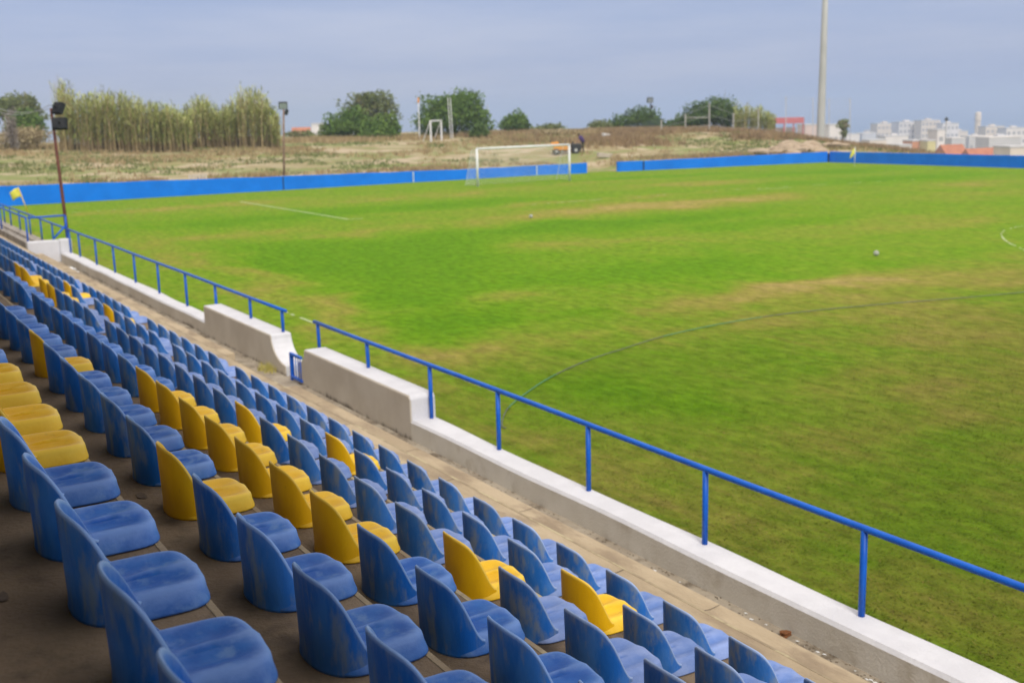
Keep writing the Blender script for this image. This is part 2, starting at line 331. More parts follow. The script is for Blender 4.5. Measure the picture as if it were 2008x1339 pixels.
def sheet(name, xs, ys, zf, mt, attr=None, warp=False):
    X, Y = np.meshgrid(xs, ys)
    if warp: Y = Y + (wall_y(X)+.17-8.3)*np.exp(-(Y-8.3)/12)
    Z = zf(X, Y); V = np.stack([X.ravel(), Y.ravel(), Z.ravel()], 1)
    nx, ny = len(xs), len(ys); i = np.arange(nx*ny).reshape(ny, nx)
    F = np.stack([i[:-1,:-1], i[:-1,1:], i[1:,1:], i[1:,:-1]], -1).reshape(-1, 4)
    o = tris(name, V, F, mt, attr={k: f(X, Y).ravel() for k, f in (attr or {}).items()})
    o.data.polygons.foreach_set('use_smooth', [True]*len(F)); return o
gx = np.concatenate([np.arange(-36.4, -15, .3), np.arange(-15, 37.6, .6)]); gy = np.concatenate([np.arange(-75, -30, .3), np.arange(-30, 9.2, .5)])
tag(sheet('football_pitch', gx, gy, pitch_z, M['turf'], {'dry': dryness, 'dull': near_darkening}), 'worn green and straw coloured grass football pitch', 'pitch', kind='structure')
tx = np.concatenate([np.arange(-90, 70, 1.2), np.geomspace(70, 5000, 40)]); ty = np.concatenate([np.arange(8.3, 110, 1.0), np.geomspace(110, 4000, 40)])
tag(sheet('waste_ground', tx, ty, terrain_z, M['waste'], warp=True), kind='structure')
tx2 = np.concatenate([np.arange(37.55, 70, 1.5), np.geomspace(70, 5000, 40)]); ty2 = np.concatenate([np.linspace(-300, -30, 20), np.arange(-28, 8.6, 1.5), [8.3]])
tag(sheet('terrain', tx2, ty2, terrain_z, M['waste']), kind='structure')
tag(mesh('sea', [(-9000,300,-45),(9000,-2500,-45),(9000,7500,-45),(-9000,7500,-45)], [(0,1,2,3)], M['sea']), kind='structure')

# painted markings, 4 mm above the turf
mk = MB()
def strip(pts, wd, gap=.0):
    for (a, b) in zip(pts[:-1], pts[1:]):
        a = Vector(a); b = Vector(b); L = (b-a).length; n_ = max(1, int(L/.22)); d = (b-a)/n_; nrm = Vector((-d.y, d.x)).normalized()*wd/2
        for k in range(n_):
            if random.random() < gap: continue
            p, q = a+d*k, a+d*(k+1)
            mk.add([(*(v), float(pitch_z(v.x, v.y))+.006) for v in (p-nrm, q-nrm, q+nrm, p+nrm)], [(0,1,2,3)])
strip([(-20.16,0),(-20.16,-16.5)], .13)
strip([(-20.16,-16.5),(-19.4,-16.5)], .12, .2); strip([(-9.6,-16.0),(-4.2,-16.0)], .11, .35); strip([(-4.2,-16.0),(20.1,-16.5)], .10, .8); strip([(5.6,-17.0),(8.2,-17.2)], .12, .1)
strip([(-32.1,0),(-24.5,0)], .10, .55)
strip([(-32.1,-38.5),(-32.1,-51.5)], .08, .40); strip([(-32.1,-51.5),(-32.1,-70)], .06, .85); strip([(-32.1,-4),(-32.1,-38)], .10, .72)
arc = [(-1.2,-40.1),(-2.4,-40.15),(-3.6,-40.55),(-4.6,-41.1),(-5.43,-41.75),(-6.3,-42.5),(-7.1,-43.3),(-8.36,-44.8),(-9.3,-46.4),(-9.7,-48)]
strip(arc, .06, .38)
tag(mk.build('pitch_markings', M['line']), kind='structure')

# short turf blades over the nearer part of the pitch
def blades(n):
    u = RNG.random(n); y = -66 + 24*u**1.6; x = -35.65 + (RNG.random(n)**1.3)*np.interp(y, [-66,-56,-48,-42], [11,17,18,14])
    z = pitch_z(x, y); h = (.008 + .016*RNG.random(n)**2 + .014*fbm(x, y, .8, 5))*(1-.6*np.clip((y+56)/14, 0, 1)); a = R(68)+RNG.normal(size=n)*.6; t = a + 1.57 + RNG.normal(size=n)*.5
    wv = .004 + .005*RNG.random(n) + np.clip((y+62)/30, 0, 1)*.006
    lean = h*(.8+1.4*RNG.random(n))
    p0 = np.stack([x-np.cos(a)*wv, y-np.sin(a)*wv, z-.002], 1); p1 = np.stack([x+np.cos(a)*wv, y+np.sin(a)*wv, z-.002], 1)
    p2 = np.stack([x+np.cos(t)*lean, y+np.sin(t)*lean, z+h], 1)
    V = np.stack([p0, p1, p2], 1).reshape(-1, 3); F = np.arange(3*n).reshape(n, 3)
    dr = np.repeat(dryness(x, y), 3); rd = np.repeat(RNG.random(n), 3); du = np.repeat(np.minimum(near_darkening(x, y)*1.12, 1.05), 3)
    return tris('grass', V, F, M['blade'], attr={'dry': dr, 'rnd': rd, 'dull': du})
tag(blades(150000), 'short mown grass blades on the near side of the pitch', 'grass', kind='stuff')

# ------------------------------------------------------------------ grandstand (all x, y below are metres from the camera foot)
X0, Y0 = CAM.x, CAM.y
RISE, DEEP, D_PEAK = .33935, .6699, .308
def row_back(i): return 1.1*(1.943+.609*(3.5-i))
def tread(i): return CAM.z - 1.1*(1.695+.3085*(3.5-i)) - D_PEAK
def nosing(i): return row_back(i) + .352
YA, YB = -10.0, 62.0                                            # stand from behind the camera to beyond the far passage
stand = empty('grandstand', (X0-3, Y0+20, 0), 'stepped concrete grandstand carrying the rows of blue and yellow seats', 'grandstand')
def part(o): o.parent = stand; o.matrix_parent_inverse = Matrix.Translation(-stand.location); return o
# profile from the gutter step up to row nine
prof = [(nosing(1)+2*DEEP, tread(1)-3*RISE)]
for i in range(-1, 10):
    prof.append((nosing(i), tread(i))); prof.append((nosing(i+1), tread(i)))
prof.append((nosing(10), 0))
prof = [(nosing(-1), 0)] + prof[1:]
def profile_prism(name, prf, y0, y1, mt, bev=.012):
    mb = MB(); mb.prism([(X0+x, Y0+y0, z) for x, z in prf], (0, y1-y0, 0)); return part(mb.build(name, mt, bevel=bev))
upper = [(nosing(0), 0)] + [p for p in prof if p[0] <= nosing(0)+1e-6 and p != prof[0]]
upper = [(nosing(0), -.1), (nosing(0), tread(0))]; upper0 = [(nosing(0), -.1), (nosing(1)+.003, -.1), (nosing(1)+.003, tread(0)), (nosing(0), tread(0))]
upper = [(nosing(1), -.1), (nosing(1), tread(1))] + [p for p in prof[1:] if p[0] < nosing(1)-1e-6][0:-1] + [(nosing(10), -.1)]
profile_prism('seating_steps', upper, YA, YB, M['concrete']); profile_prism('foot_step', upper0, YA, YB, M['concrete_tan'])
low = [(nosing(0)+.002, -.1), (nosing(-1), -.1), (nosing(-1), tread(-1)), (nosing(0)+.002, tread(-1))]
NOTCH = [(YA, 15.2), (18.0, 35.9), (38.2, YB)]
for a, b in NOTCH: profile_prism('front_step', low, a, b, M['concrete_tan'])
for i in range(0, 8):
    mb = MB(); mb.box((X0+nosing(i)-.020, Y0+YA, tread(i)-.02), (X0+nosing(i)+.003, Y0+YB, tread(i)+.0025)); part(mb.build('step_nosing', M['nosing'], bevel=.002))
for k in range(22):
    yy = YA+1.3+k*2.55+.2*math.sin(k*3.1)
    for i in (0, -1):
        if i == -1 and not any(a < yy-.1 and yy+.1 < b for a, b in NOTCH): continue
        x1 = nosing(i)-.022; x0 = nosing(i+1)+.02; mb = MB(); n_ = 6
        pts = [(X0+x0+(x1-x0)*q/n_, Y0+yy+(.3*i)+.012*math.sin(q*2.3+k), tread(i)+.0035) for q in range(n_+1)]
        mb.add([p for q in pts for p in (q, (q[0], q[1]+.007, q[2]))], [(2*q, 2*q+2, 2*q+3, 2*q+1) for q in range(n_)]); part(mb.build('expansion_joint', M['soil']))
GUT = tread(1)-3*RISE                                           # gutter floor level
mb = MB(); mb.box((X0+nosing(0)+.004, Y0+YA, GUT-.5), (X0+6.2, Y0+YB, GUT)); part(mb.build('gutter_floor', M['concrete_low']))
mb = MB(); mb.box((X0-3.2, Y0+YA, 0), (X0-3.0, Y0+YB, 5.9)); part(mb.build('back_wall', M['block']))  # unseen wall, added; kept low so sky light reaches the seat backs
mb = MB(); mb.prism([(X0-3.4, Y0+YA, 7.55), (X0+1.5, Y0+YA, 7.98), (X0+1.5, Y0+YA, 8.1), (X0-3.4, Y0+YA, 7.67)], (0, YB-YA, 0)); part(mb.build('roof', M['roof_sheet']))  # out of view; inferred from the shade, front edge cut back to admit light
for k in range(8):
    yy = Y0+YA+2+k*9.6; mb = MB(); mb.box((X0-2.95, yy, 4.2), (X0-2.6, yy+.3, 7.5)); mb.box((X0-2.6, yy+.1, 7.2), (X0+1.0, yy+.2, 7.52)); part(mb.build('roof_bracket', M['roof_sheet']))

# --- low perimeter wall in two painted sections with raised blocks beside the little gate, and the bare section beyond
XI, XO, XM = X0+6.10, X0+6.43, X0+6.35
ZL, ZB = CAM.z-3.78, CAM.z-3.464
def wavy(y, s): return .012*math.sin(y*.9+s)+.010*math.sin(y*2.3+s*2)
def wall_piece(y0, y1, z, n=None):
    n = n or max(2, int((y1-y0)/.45)); mb = MB(); v = []; f = []; mi = []
    for k in range(n+1):
        y = y0+(y1-y0)*k/n; a, b = wavy(y, 0)*.5, wavy(y, 2)
        xi, xo = XI+a, XO+b; zt = z+.006*math.sin(y*1.7)
        v += [(xi, Y0+y, -.3), (xi-.004, Y0+y, zt-.03), (xi+.022, Y0+y, zt), (xo-.03, Y0+y, zt), (xo, Y0+y, zt-.03), (xo, Y0+y, -.3)]
    for k in range(n):
        o = k*6
        for j in range(5): f.append((o+j, o+j+6, o+j+7, o+j+1)); mi.append(1 if j in (1, 2, 3) else 0)
    f.append((0,1,2,3,4,5)); f.append(tuple(n*6+q for q in (5,4,3,2,1,0))); mi += [1, 1]
    mb.add(v, f); mb.m = mi; return mb
wallL = empty('perimeter_wall', (XI, Y0+27, 0), 'long white painted low wall beyond the small gate, raised at its near end', 'wall')
wallR = empty('perimeter_wall', (XI, Y0+5, 0), 'white painted low wall on the near side of the small gate, stepped up beside it', 'wall')
def child(o, p): o.parent = p; o.matrix_parent_inverse = Matrix.Translation(-Vector(p.location)); return o
WM = [M['wall_side'], M['wall_top']]
child(wall_piece(21.7, 36.4, ZL).build('low_section', WM), wallL)
child(wall_piece(-9.0, 12.78, ZL).build('low_section', [M['wall_side_clean'], M['wall_top']]), wallR)
def block(profile, parent):                                     # profile: (y, z) loop, lying along the wall
    mb = MB(); n = len(profile); side = []
    for k in range(n):
        (y1, z1), (y2, z2) = profile[k], profile[(k+1) % n]; side.append(1 if max(z1, z2) > .6 else 0)
    mb.prism([(XI-.012, Y0+y, z) for y, z in profile], (XO-XI+.03, 0, 0), 0, side)
    o = mb.build('raised_block', WM, bevel=.03); o.modifiers['bevel'].segments = 3; return child(o, parent)
og = [(17.93-.62*(1-math.cos(s*math.pi/2)), ZB-.40*math.sin(s*math.pi/2)) for s in np.linspace(0, 1, 9)]     # swept shoulder towards the gate
block([(21.70, -.3), (21.70, ZB), (17.93, ZB)] + og[1:] + [(17.28, .60), (17.30, -.3)], wallL)
og2 = [(16.45+.30*(1-math.cos(s*math.pi/2)), ZB-.01-.23*math.sin(s*math.pi/2)) for s in np.linspace(0, 1, 7)]
block([(16.45, ZB), (12.83, ZB), (12.78, ZB-.04), (12.76, -.3), (16.72, -.3), (16.75, ZB-.24)] + og2[::-1][1:-1], wallR)
# bare concrete stretch beyond the cross wall
wallF = empty('concrete_wall', (XI, Y0+50, 0), 'bare grey streaked concrete wall at the far end of the stand', 'wall')
mb = MB(); mb.box((XI, Y0+36.75, -.3), (XO, Y0+61, ZL-.01)); child(mb.build('outer_wall', M['bare_wall'], bevel=.02), wallF)
mb = MB(); mb.box((X0+5.20, Y0+36.75, GUT-.4), (X0+5.42, Y0+61, CAM.z-3.42)); child(mb.build('inner_wall', M['bare_wall'], bevel=.02), wallF)
xw = empty('cross_wall', (X0+5.8, Y0+36.4, 0), 'short whitewashed wall across the gutter below the blue tubular frame', 'wall')
mb = MB(); mb.box((X0+5.2, Y0+36.42, GUT-.4), (XI-.005, Y0+36.72, CAM.z-3.40)); child(mb.build('wall_panel', M['wall_top'], bevel=.03), xw)
mb = MB(); mb.box((XI-.003, Y0+36.42, -.3), (XO+.02, Y0+36.74, CAM.z-3.385)); child(mb.build('end_pier', M['wall_top'], bevel=.04), xw)

# --- railings
ZR = CAM.z-3.09
def rail_run(label, y0, y1, posts, x=XM, zr=ZR, r=.027, rp=.026):
    t = empty('railing', (x, Y0+y0, ZL), label, 'railing', 'blue tube railings along the pitch wall')
    n = max(2, int(abs(y1-y0)/1.5)); mb = MB(); mb.tube([(x, Y0+y0+(y1-y0)*k/n, zr-.004*math.sin(k*1.3)) for k in range(n+1)], r, 12)
    child(mb.build('top_rail', M['rail'], smooth=True), t)
    for y, zb in posts:
        mb = MB(); mb.tube([(x+random.uniform(-.006,.006), Y0+y, zb-.05), (x, Y0+y, zr-.01)], rp, 10)
        child(mb.build('post', M['rail'], smooth=True), t)
    return t
rail_run('blue tube railing on the white wall running from the small gate to the bottom right', 16.62, -8.5, [(16.47,ZB),(14.64,ZB),(12.72,ZL)]+[(11.03-1.79*k,ZL) for k in range(11)])
rail_run('blue tube railing on the white wall between the small gate and the far passage', 17.86, 36.45, [(18.04,ZB),(19.67,ZB),(21.72,ZL)]+[(y,ZL) for y in (23.78,26.0,28.2,30.4,32.55,34.8)] + [(36.2,ZL)])
rail_run('pale blue railing continuing on the bare concrete wall at far left', 36.5, 60.5, [(39.0,ZL),(41.1,ZL),(43.4,ZL),(45.7,ZL),(47.9,ZL),(49.6,ZL),(52,ZL),(54.5,ZL),(57,ZL)])
hz = CAM.z-2.69
rail_run('lower blue handrail above the inner passage wall at far left edge', 36.62, 60, [(36.62,CAM.z-3.45),(42,CAM.z-3.45),(47,CAM.z-3.45),(52,CAM.z-3.45)], X0+5.26, hz)
fr = empty('tube_frame', (X0+5.8, Y0+36.6, CAM.z-3.4), 'blue tubular frame with diagonal brace standing on the cross wall', 'gate frame')
for nm, a, b in (('top_bar', (5.30,36.56,2.70), (6.36,36.60,2.70)), ('upright', (6.36,36.60,3.38), (6.36,36.60,2.70)), ('brace', (5.95,36.58,3.38), (6.33,36.60,3.02))):
    mb = MB(); mb.tube([(X0+a[0], Y0+a[1], CAM.z-a[2]), (X0+b[0], Y0+b[1], CAM.z-b[2])], .028, 10); child(mb.build(nm, M['rail'], smooth=True), fr)
# --- small barred gate between the two wall ends
gt = empty('small_gate', (X0+6.0, Y0+17.0, GUT), 'small blue barred steel gate standing open between the two wall ends', 'gate')
gy0, gy1, gx_, gz0, gz1 = 17.02, 16.55, 6.08, GUT+.04, CAM.z-3.60
mb = MB()
mb.box((X0+gx_-.02, Y0+gy0-.04, gz0-.04), (X0+gx_+.02, Y0+gy0, gz1)); mb.box((X0+gx_-.02, Y0+gy1, gz1-.035), (X0+gx_+.02, Y0+gy0-.041, gz1)); mb.box((X0+gx_-.02, Y0+gy1, gz0), (X0+gx_+.02, Y0+gy0-.041, gz0+.035))
child(mb.build('gate_frame', M['rail']), gt)
for k in range(4):
    yy = gy0-.12-.10*k; mb = MB(); mb.tube([(X0+gx_, Y0+yy, gz0+.03), (X0+gx_, Y0+yy, gz1-.03)], .009, 6); child(mb.build('bar', M['rail'], smooth=True), gt)

# ------------------------------------------------------------------ the stadium seats
SW, SA, SX, SL = .193, .155, .364, .062                          # half width, depth of the curved back, seat length, lip height
def seat_back():
    N, bm = 52, bmesh.new(); loops = []
    def plan(t, w_, a_, x_off):                                  # t in [-1,1] round the U; the wing ends curl in to meet the lip of the pan
        s = math.copysign(abs(t), t); ang = s*math.pi/2; n_ = 2.3
        cx, sy = abs(math.cos(ang))**(2/n_), math.copysign(abs(math.sin(ang))**(2/n_), ang)
        xx = a_*(1-cx); return x_off + xx, w_*sy*(1-.11*float(sstep(.045, .160, xx)))
    def rim(x, y):
        q = min(1, max(0, x/SA)); return .050 + (D_PEAK-.050)*.5*(1+math.cos(math.pi*q**1.25))*(1-.13*(y/SW)**2)
    rows_v = [0, .03, .12, .3, .5, .7, .86, .96, 1.0]
    def grid(inset, zf, lean):
        g = []
        for v in rows_v:
            ring = []
            for k in range(N+1):
                t = -1+2*k/N; x, y = plan(t, SW-inset, SA-inset*.2, inset)
                x0, y0_ = plan(t, SW, SA, 0); z = zf(v, rim(x0, y0_)); fl = 1-.035*(z/D_PEAK)
                flare = .004*max(0, 1-z/.02)
                xx = x - lean*(z/D_PEAK) - flare*(1 if abs(t) < .6 else .3)
                ring.append(bm.verts.new((xx, y*(fl)+math.copysign(flare*.5, y)*min(1, abs(t)*2), z)))
            g.append(ring)
        return g
    T = .011
    A = grid(0, lambda v, r: v*(r-.005), .012); B = grid(T, lambda v, r: v*(r-.005), .012)
    for k in range(N): 
        for j in range(len(rows_v)-1):
            bm.faces.new((A[j][k], A[j][k+1], A[j+1][k+1], A[j+1][k])); bm.faces.new((B[j][k+1], B[j][k], B[j+1][k], B[j+1][k+1]))
    top = [bm.verts.new(((a.co+b.co)/2 + Vector((0,0,.006)))) for a, b in zip(A[-1], B[-1])]
    for k in range(N):
        bm.faces.new((A[-1][k], A[-1][k+1], top[k+1], top[k])); bm.faces.new((top[k], top[k+1], B[-1][k+1], B[-1][k]))
        bm.faces.new((A[0][k+1], A[0][k], B[0][k], B[0][k+1]))
    bmesh.ops.recalc_face_normals(bm, faces=bm.faces)
    nA = len(rows_v)*(N+1); me = bpy.data.meshes.new('backrest'); bm.to_mesh(me); bm.free()
    wv = []
    for i_, v_ in enumerate(me.vertices):
        if i_ < nA: r_ = i_//(N+1); wv.append([.45,0,0,0,0,.02,.10,.30,1.0][r_])
        elif i_ < 2*nA: r_ = (i_-nA)//(N+1); wv.append([.1,.1,.1,.12,.15,.2,.3,.55,1.0][r_])
        else: wv.append(1.25)
    at_ = me.attributes.new('wear', 'FLOAT', 'POINT'); at_.data.foreach_set('value', wv)
    me.polygons.foreach_set('use_smooth', [True]*len(me.polygons)); return me
def seat_pan():
    NS, cx = 56, .195; ax, ay = SX-cx-.012, SW-.040; bm = bmesh.new()
    def outl(k, sx=0., sy=0.):
        t = 2*math.pi*k/NS; e = 2/4.2; c, s = math.cos(t), math.sin(t)
        return cx + (ax+sx)*math.copysign(abs(c)**e, c), (ay+sy)*math.copysign(abs(s)**e, s)
    def zt(x, y):
        z = SL+.006
        fr_ = float(sstep(.10, .20, x)*(1-sstep(.27, .36, x)))
        z -= .017*math.exp(-((abs(y)-.068)/.046)**2)*float(sstep(.06, .17, x))*(1-.80*float(sstep(.25, .37, x)))
        z -= .006*math.exp(-(y/.09)**2)*float(1-sstep(.12, .3, x))
        z += .0065*math.exp(-((y-.004)/.013)**2)*float(sstep(.12, .22, x)) - .0060*math.exp(-((y+.012)/.007)**2)*float(sstep(.10, .2, x))
        z -= .014*float(sstep(.31, .385, x))
        z += .075*(max(0, .085-x)/.075)**2
        q = math.hypot(x-.125, y-.055); z += .0022*math.exp(-((q-.026)/.0028)**2)
        return z
    rings = []; c0 = bm.verts.new((cx, 0, zt(cx, 0))); wear = []
    def wr(x, y, r):
        hol = math.exp(-((abs(y)-.068)/.050)**2)*float(sstep(.04, .14, x))*(1-float(sstep(.27, .36, x)))
        return .46 - .52*hol + .45*max(0, r-.86)/.14 + .35*math.exp(-((y-.004)/.012)**2)*float(sstep(.12, .2, x)) - .4*math.exp(-((y+.012)/.007)**2)*float(sstep(.1, .2, x)) + .25*math.exp(-((math.hypot(x-.125, y-.055)-.026)/.004)**2)
    wear.append(wr(cx, 0, 0))
    for r in np.linspace(.05, 1, 26):
        ring = []
        for k in range(NS):
            x, y = outl(k); x = cx+(x-cx)*r; y = y*r; edge = max(0, r-.90)/.10
            ring.append(bm.verts.new((x, y, zt(x, y)-.005*edge**2))); wear.append(wr(x, y, r))
        rings.append(ring)
    for sx, zz, w_ in ((.005, SL-.005, .95), (.010, SL-.013, .75), (.017, SL-.03, .5), (.034, .010, .35), (.035, .004, .5), (.020, .004, .3)):
        ring = []
        for k in range(NS):
            x, y = outl(k, sx*.22, sx*1.15); zz2 = zz - .014*float(sstep(.31, .385, x))*(zz/SL); ring.append(bm.verts.new((x, y, zz2))); wear.append(w_)
        rings.append(ring)
    for k in range(NS): bm.faces.new((c0, rings[0][k], rings[0][(k+1) % NS]))
    for a, b in zip(rings[:-1], rings[1:]):
        for k in range(NS): bm.faces.new((a[k], b[k], b[(k+1) % NS], a[(k+1) % NS]))
    bmesh.ops.recalc_face_normals(bm, faces=bm.faces)
    me = bpy.data.meshes.new('seat_pan'); bm.to_mesh(me); bm.free(); at_ = me.attributes.new('wear', 'FLOAT', 'POINT'); at_.data.foreach_set('value', wear); me.polygons.foreach_set('use_smooth', [True]*len(me.polygons)); return me
BK, PN = {}, {}
for c, a_, b_ in (('blue', 'seat_blue', 'pan_blue'), ('yellow', 'seat_yellow', 'pan_yellow'), ('bleached', 'bleached_shell', 'bleached_pan')):
    BK[c] = seat_back(); BK[c].materials.append(M[a_]); PN[c] = seat_pan(); PN[c].materials.append(M[b_])
def seat_proto(c):
    t = empty('stadium_seat', (0,0,0), 'seat', 'stadium seat')
    for nm, me in (('backrest', BK[c]), ('seat_pan', PN[c])):
        o = bpy.data.objects.new(nm, me); COL.objects.link(o); o.parent = t
    return t
ORD = 'first second third fourth fifth sixth seventh eighth ninth tenth eleventh twelfth thirteenth fourteenth fifteenth sixteenth seventeenth eighteenth nineteenth twentieth'.split()
# per row: blocks of back positions (metres ahead of the camera / 1.1), near block first; indices of yellow seats within the row
lin = lambda a, b, n: list(np.linspace(a, b, n))
ROWS = {1: [lin(2.85, 11.36, 18), lin(12.29, 14.95, 6), lin(16.41, 19.09, 6), lin(20.11, 30.15, 20)],
        2: [lin(2.87, 11.38, 18), lin(12.32, 15.07, 6), lin(16.55, 19.33, 6), lin(20.29, 24.6, 9)],
        3: [lin(2.41, 11.44, 19), lin(12.42, 15.14, 6), lin(16.6, 19.2, 6)],
        4: [lin(2.42, 11.56, 19), lin(12.55, 15.2, 6)],
        5: [lin(1.95, 10.05, 17)],
        6: [lin(1.46, 6.48, 11)]}
YEL = {1: [], 2: [8+1, 8+18-4, 18+6, ], 3: [], 4: [], 5: [], 6: []}
def near_idx(i, ys): 
    flat = [y for b in ROWS[i] for y in b]; return [min(range(len(flat)), key=lambda k: abs(flat[k]-y)) for y in ys]
YEL = {1: [], 2: near_idx(2, [4.38, 7.34, 14.55, 17.06]), 3: near_idx(3, [4.39, 7.39, 14.58, 15.14, 16.6, 17.2]), 4: near_idx(4, [4.41, 4.9, 5.38, 5.88, 6.39, 6.91, 7.43]),
       5: near_idx(5, [4.42, 7.53]), 6: near_idx(6, [4.5, 5.0, 5.5, 6.0])}
ROWN = {1: 'front row', 2: 'second row', 3: 'third row', 4: 'fourth row', 5: 'fifth row', 6: 'rearmost visible row'}
BLK = [None, 'middle block', 'far block', 'farthest block']
seat_of = {}
def place_seat(c, x, y, z, label):
    if c not in seat_of: o = seat_of[c] = seat_proto(c)
    else: o = copy_tree(seat_of[c])
    o.location = (x, y, z); o.rotation_euler = (0, 0, R(random.uniform(-1.2, 1.2)))
    o['label'] = label; o['group'] = 'plastic seats in rows on the grandstand'
for i, blocks in ROWS.items():
    n = 0; ycount = 0
    for bi, blk in enumerate(blocks):
        for k, y in enumerate(blk):
            c = 'yellow' if n in YEL[i] else 'blue'
            look = 'blue seat' if c == 'blue' else 'yellow seat'
            if c == 'yellow':
                ycount += 1
                lab = f'{look} in the {ROWN[i]}, {ORD[ycount-1]} yellow one counted from the camera' if len(YEL[i]) > 1 else f'{look}, the only yellow one in the {ROWN[i]}'
            elif bi == 0 and len(blocks) > 1 and not YEL[i]:
                lab = f'{look} in the {ROWN[i]}, {ORD[len(blk)-1-k]} on the near side of its first gap'
            elif bi == 0 and YEL[i]:
                ys = [q for q in YEL[i] if q < len(blk)]; q = min(ys, key=lambda q: abs(q-n)); w_ = ORD[ycount-1 if q < n else ycount]
                which = f'{ORD[ys.index(q)]} yellow seat'
                lab = f'{look} in the {ROWN[i]}, {ORD[abs(q-n)-1]} {"before" if n < q else "beyond"} its {which}'
            else:
                lab = f'{look} in the {ROWN[i]}, {ORD[k]} seat of its {BLK[bi]}'
            place_seat('bleached' if c == 'blue' and i <= 3 else c, X0+row_back(i)+.008, Y0+1.1*y-.045, tread(i), lab); n += 1

# ------------------------------------------------------------------ blue boundary walls
def long_wall(label, pts, thick, name='boundary_wall'):           # pts: (x, y, z_base, z_top)
    t = empty(name, (pts[0][0], pts[0][1], 0), label, 'wall'); mb = MB(); d = Vector((pts[-1][0]-pts[0][0], pts[-1][1]-pts[0][1], 0)).normalized(); nrm = Vector((d.y, -d.x, 0))*thick
    v, f = [], []
    for x, y, a, b in pts: v += [(x, y, a), (x, y, b), (x-nrm.x, y-nrm.y, b), (x-nrm.x, y-nrm.y, a)]
    for k in range(len(pts)-1):
        o = 4*k
        for j in range(4): f.append((o+j, o+4+j, o+4+(j+1) % 4, o+(j+1) % 4))
    f += [(0,1,2,3), tuple(4*(len(pts)-1)+q for q in (3,2,1,0))]
    mb.add(v, f); child(mb.build('wall_face', M['blue_wall'], bevel=.01), t); return t
xs = np.linspace(-44, 10.66, 30)
bw = long_wall('long blue painted wall behind the white goal, ending at the gap', [(x, np.interp(x, [-44,-32,-14,10.7], [9.3,9.0,8.45,7.9])+.03*math.sin(x), -.5, float(wall_top_z(x))+.02*math.sin(x*1.3)) for x in xs], .18)
bw2 = long_wall('blue painted end wall on the right of the gap, reaching the corner', [(x, 8.1+.02*math.sin(x), -.6, float(np.interp(x, [13.8,20,37.4], [.66,.60,.52]))+.01*math.sin(x)) for x in np.linspace(13.83, 37.4, 16)], .18)
bw3 = long_wall('darker looking blue side wall along the far touchline at right', [(37.4, y, -.8, .53+.012*math.sin(y)) for y in np.linspace(7.9, -75, 30)], .18)
def strip_on(parent, x, y, mt, w_=.06, name='joint_strip'):
    mb = MB(); zt = float(wall_top_z(x)); mb.box((x-w_/2, y-.03, -.1), (x+w_/2, y-.003, zt-.02)); child(mb.build(name, mt), parent)
for x in (-4.5, 6.0): strip_on(bw, x, np.interp(x, [-44,-32,-14,10.7], [9.3,9.0,8.45,7.9])-.03, M['joint'], .09)
strip_on(bw, -14.35, 8.40, M['lamp_body'], .06); strip_on(bw2, 16.4, 8.06, M['lamp_body'], .10)

# ------------------------------------------------------------------ goal with net
goal = empty('football_goal', (0, 0, 0), 'white full size football goal with thin net in front of the blue wall', 'goal')
for s in (-1, 1):
    mb = MB(); mb.tube([(s*3.72, 0, -.05), (s*3.72, 0, 2.49)], .078, 14); child(mb.build('goalpost', M['white_metal'], smooth=True), goal)
    mb = MB(); mb.tube([(s*3.72, .06, 2.44), (s*3.72, .75, 2.40), (s*3.72, 1.7, .02)], .018, 6); child(mb.build('net_support', M['white_metal']), goal)
mb = MB(); mb.tube([(-3.72, 0, 2.49), (3.72, 0, 2.49)], .078, 14); child(mb.build('crossbar', M['white_metal'], smooth=True), goal)
net = MB(); NC = .0036
def cord(p): net.tube(p, NC, 3, caps=False)
pr = [(0,2.44),(.75,2.40),(.98,1.85),(1.22,1.25),(1.45,.65),(1.7,.03)]
pf = []
for (a, b), (c, d) in zip(pr[:-1], pr[1:]):
    for k in range(5): pf.append((a+(c-a)*k/5, b+(d-b)*k/5))
pf.append(pr[-1])
for x in np.arange(-3.7, 3.71, .16): cord([(x, y, z) for y, z in pr])
for y, z in pf: cord([(-3.7, y, z), (3.7, y, z)])
for s in (-1, 1):
    for y in np.arange(.12, 1.7, .12): cord([(s*3.7, y, .02), (s*3.7, y, float(np.interp(y, [q[0] for q in pr], [q[1] for q in pr])))])
    for z in np.arange(.12, 2.4, .12): cord([(s*3.7, .0, z), (s*3.7, float(np.interp(z, [q[1] for q in pr][::-1], [q[0] for q in pr][::-1])), z)])
child(net.build('net', M['net']), goal)

# corner flags, balls, hose, litter
def corner_flag(loc, lean, label, fl, big=1.):
    t = empty('corner_flag', loc, label, 'corner flag', 'yellow corner flags'); top = Vector(lean)*1.0 + Vector((0,0,1.55))
    mb = MB(); mb.tube([(0,0,-.05), tuple(top)], .028, 8); mb.build('pole', M['flag_pole'] if big == 1 else M['white_metal'], t, True)
    d = Vector(fl); nx_, nz_ = 7, 5; v, f = [], []
    for a in range(nx_+1):
        for b in range(nz_+1):
            s_, q = a/nx_, b/nz_; p = top*(1-.30*q) + d*(s_*.46) + Vector((0,0,-.16*s_*s_-.05)) + Vector((.0,.05*math.sin(s_*6+q*2), .02*math.sin(s_*5)))
            v.append(p)
    for a in range(nx_):
        for b in range(nz_): o = a*(nz_+1)+b; f.append((o, o+1, o+nz_+2, o+nz_+1))
    o = mesh('flag_cloth', v, f, M['flag'], t, True); sm = o.modifiers.new('solid', 'SOLIDIFY'); sm.thickness = .006
corner_flag((-32.1, -.1, 0), (-.42, .05, 0), 'yellow corner flag leaning by the blue wall at far left', (-.95, .3, -.1))
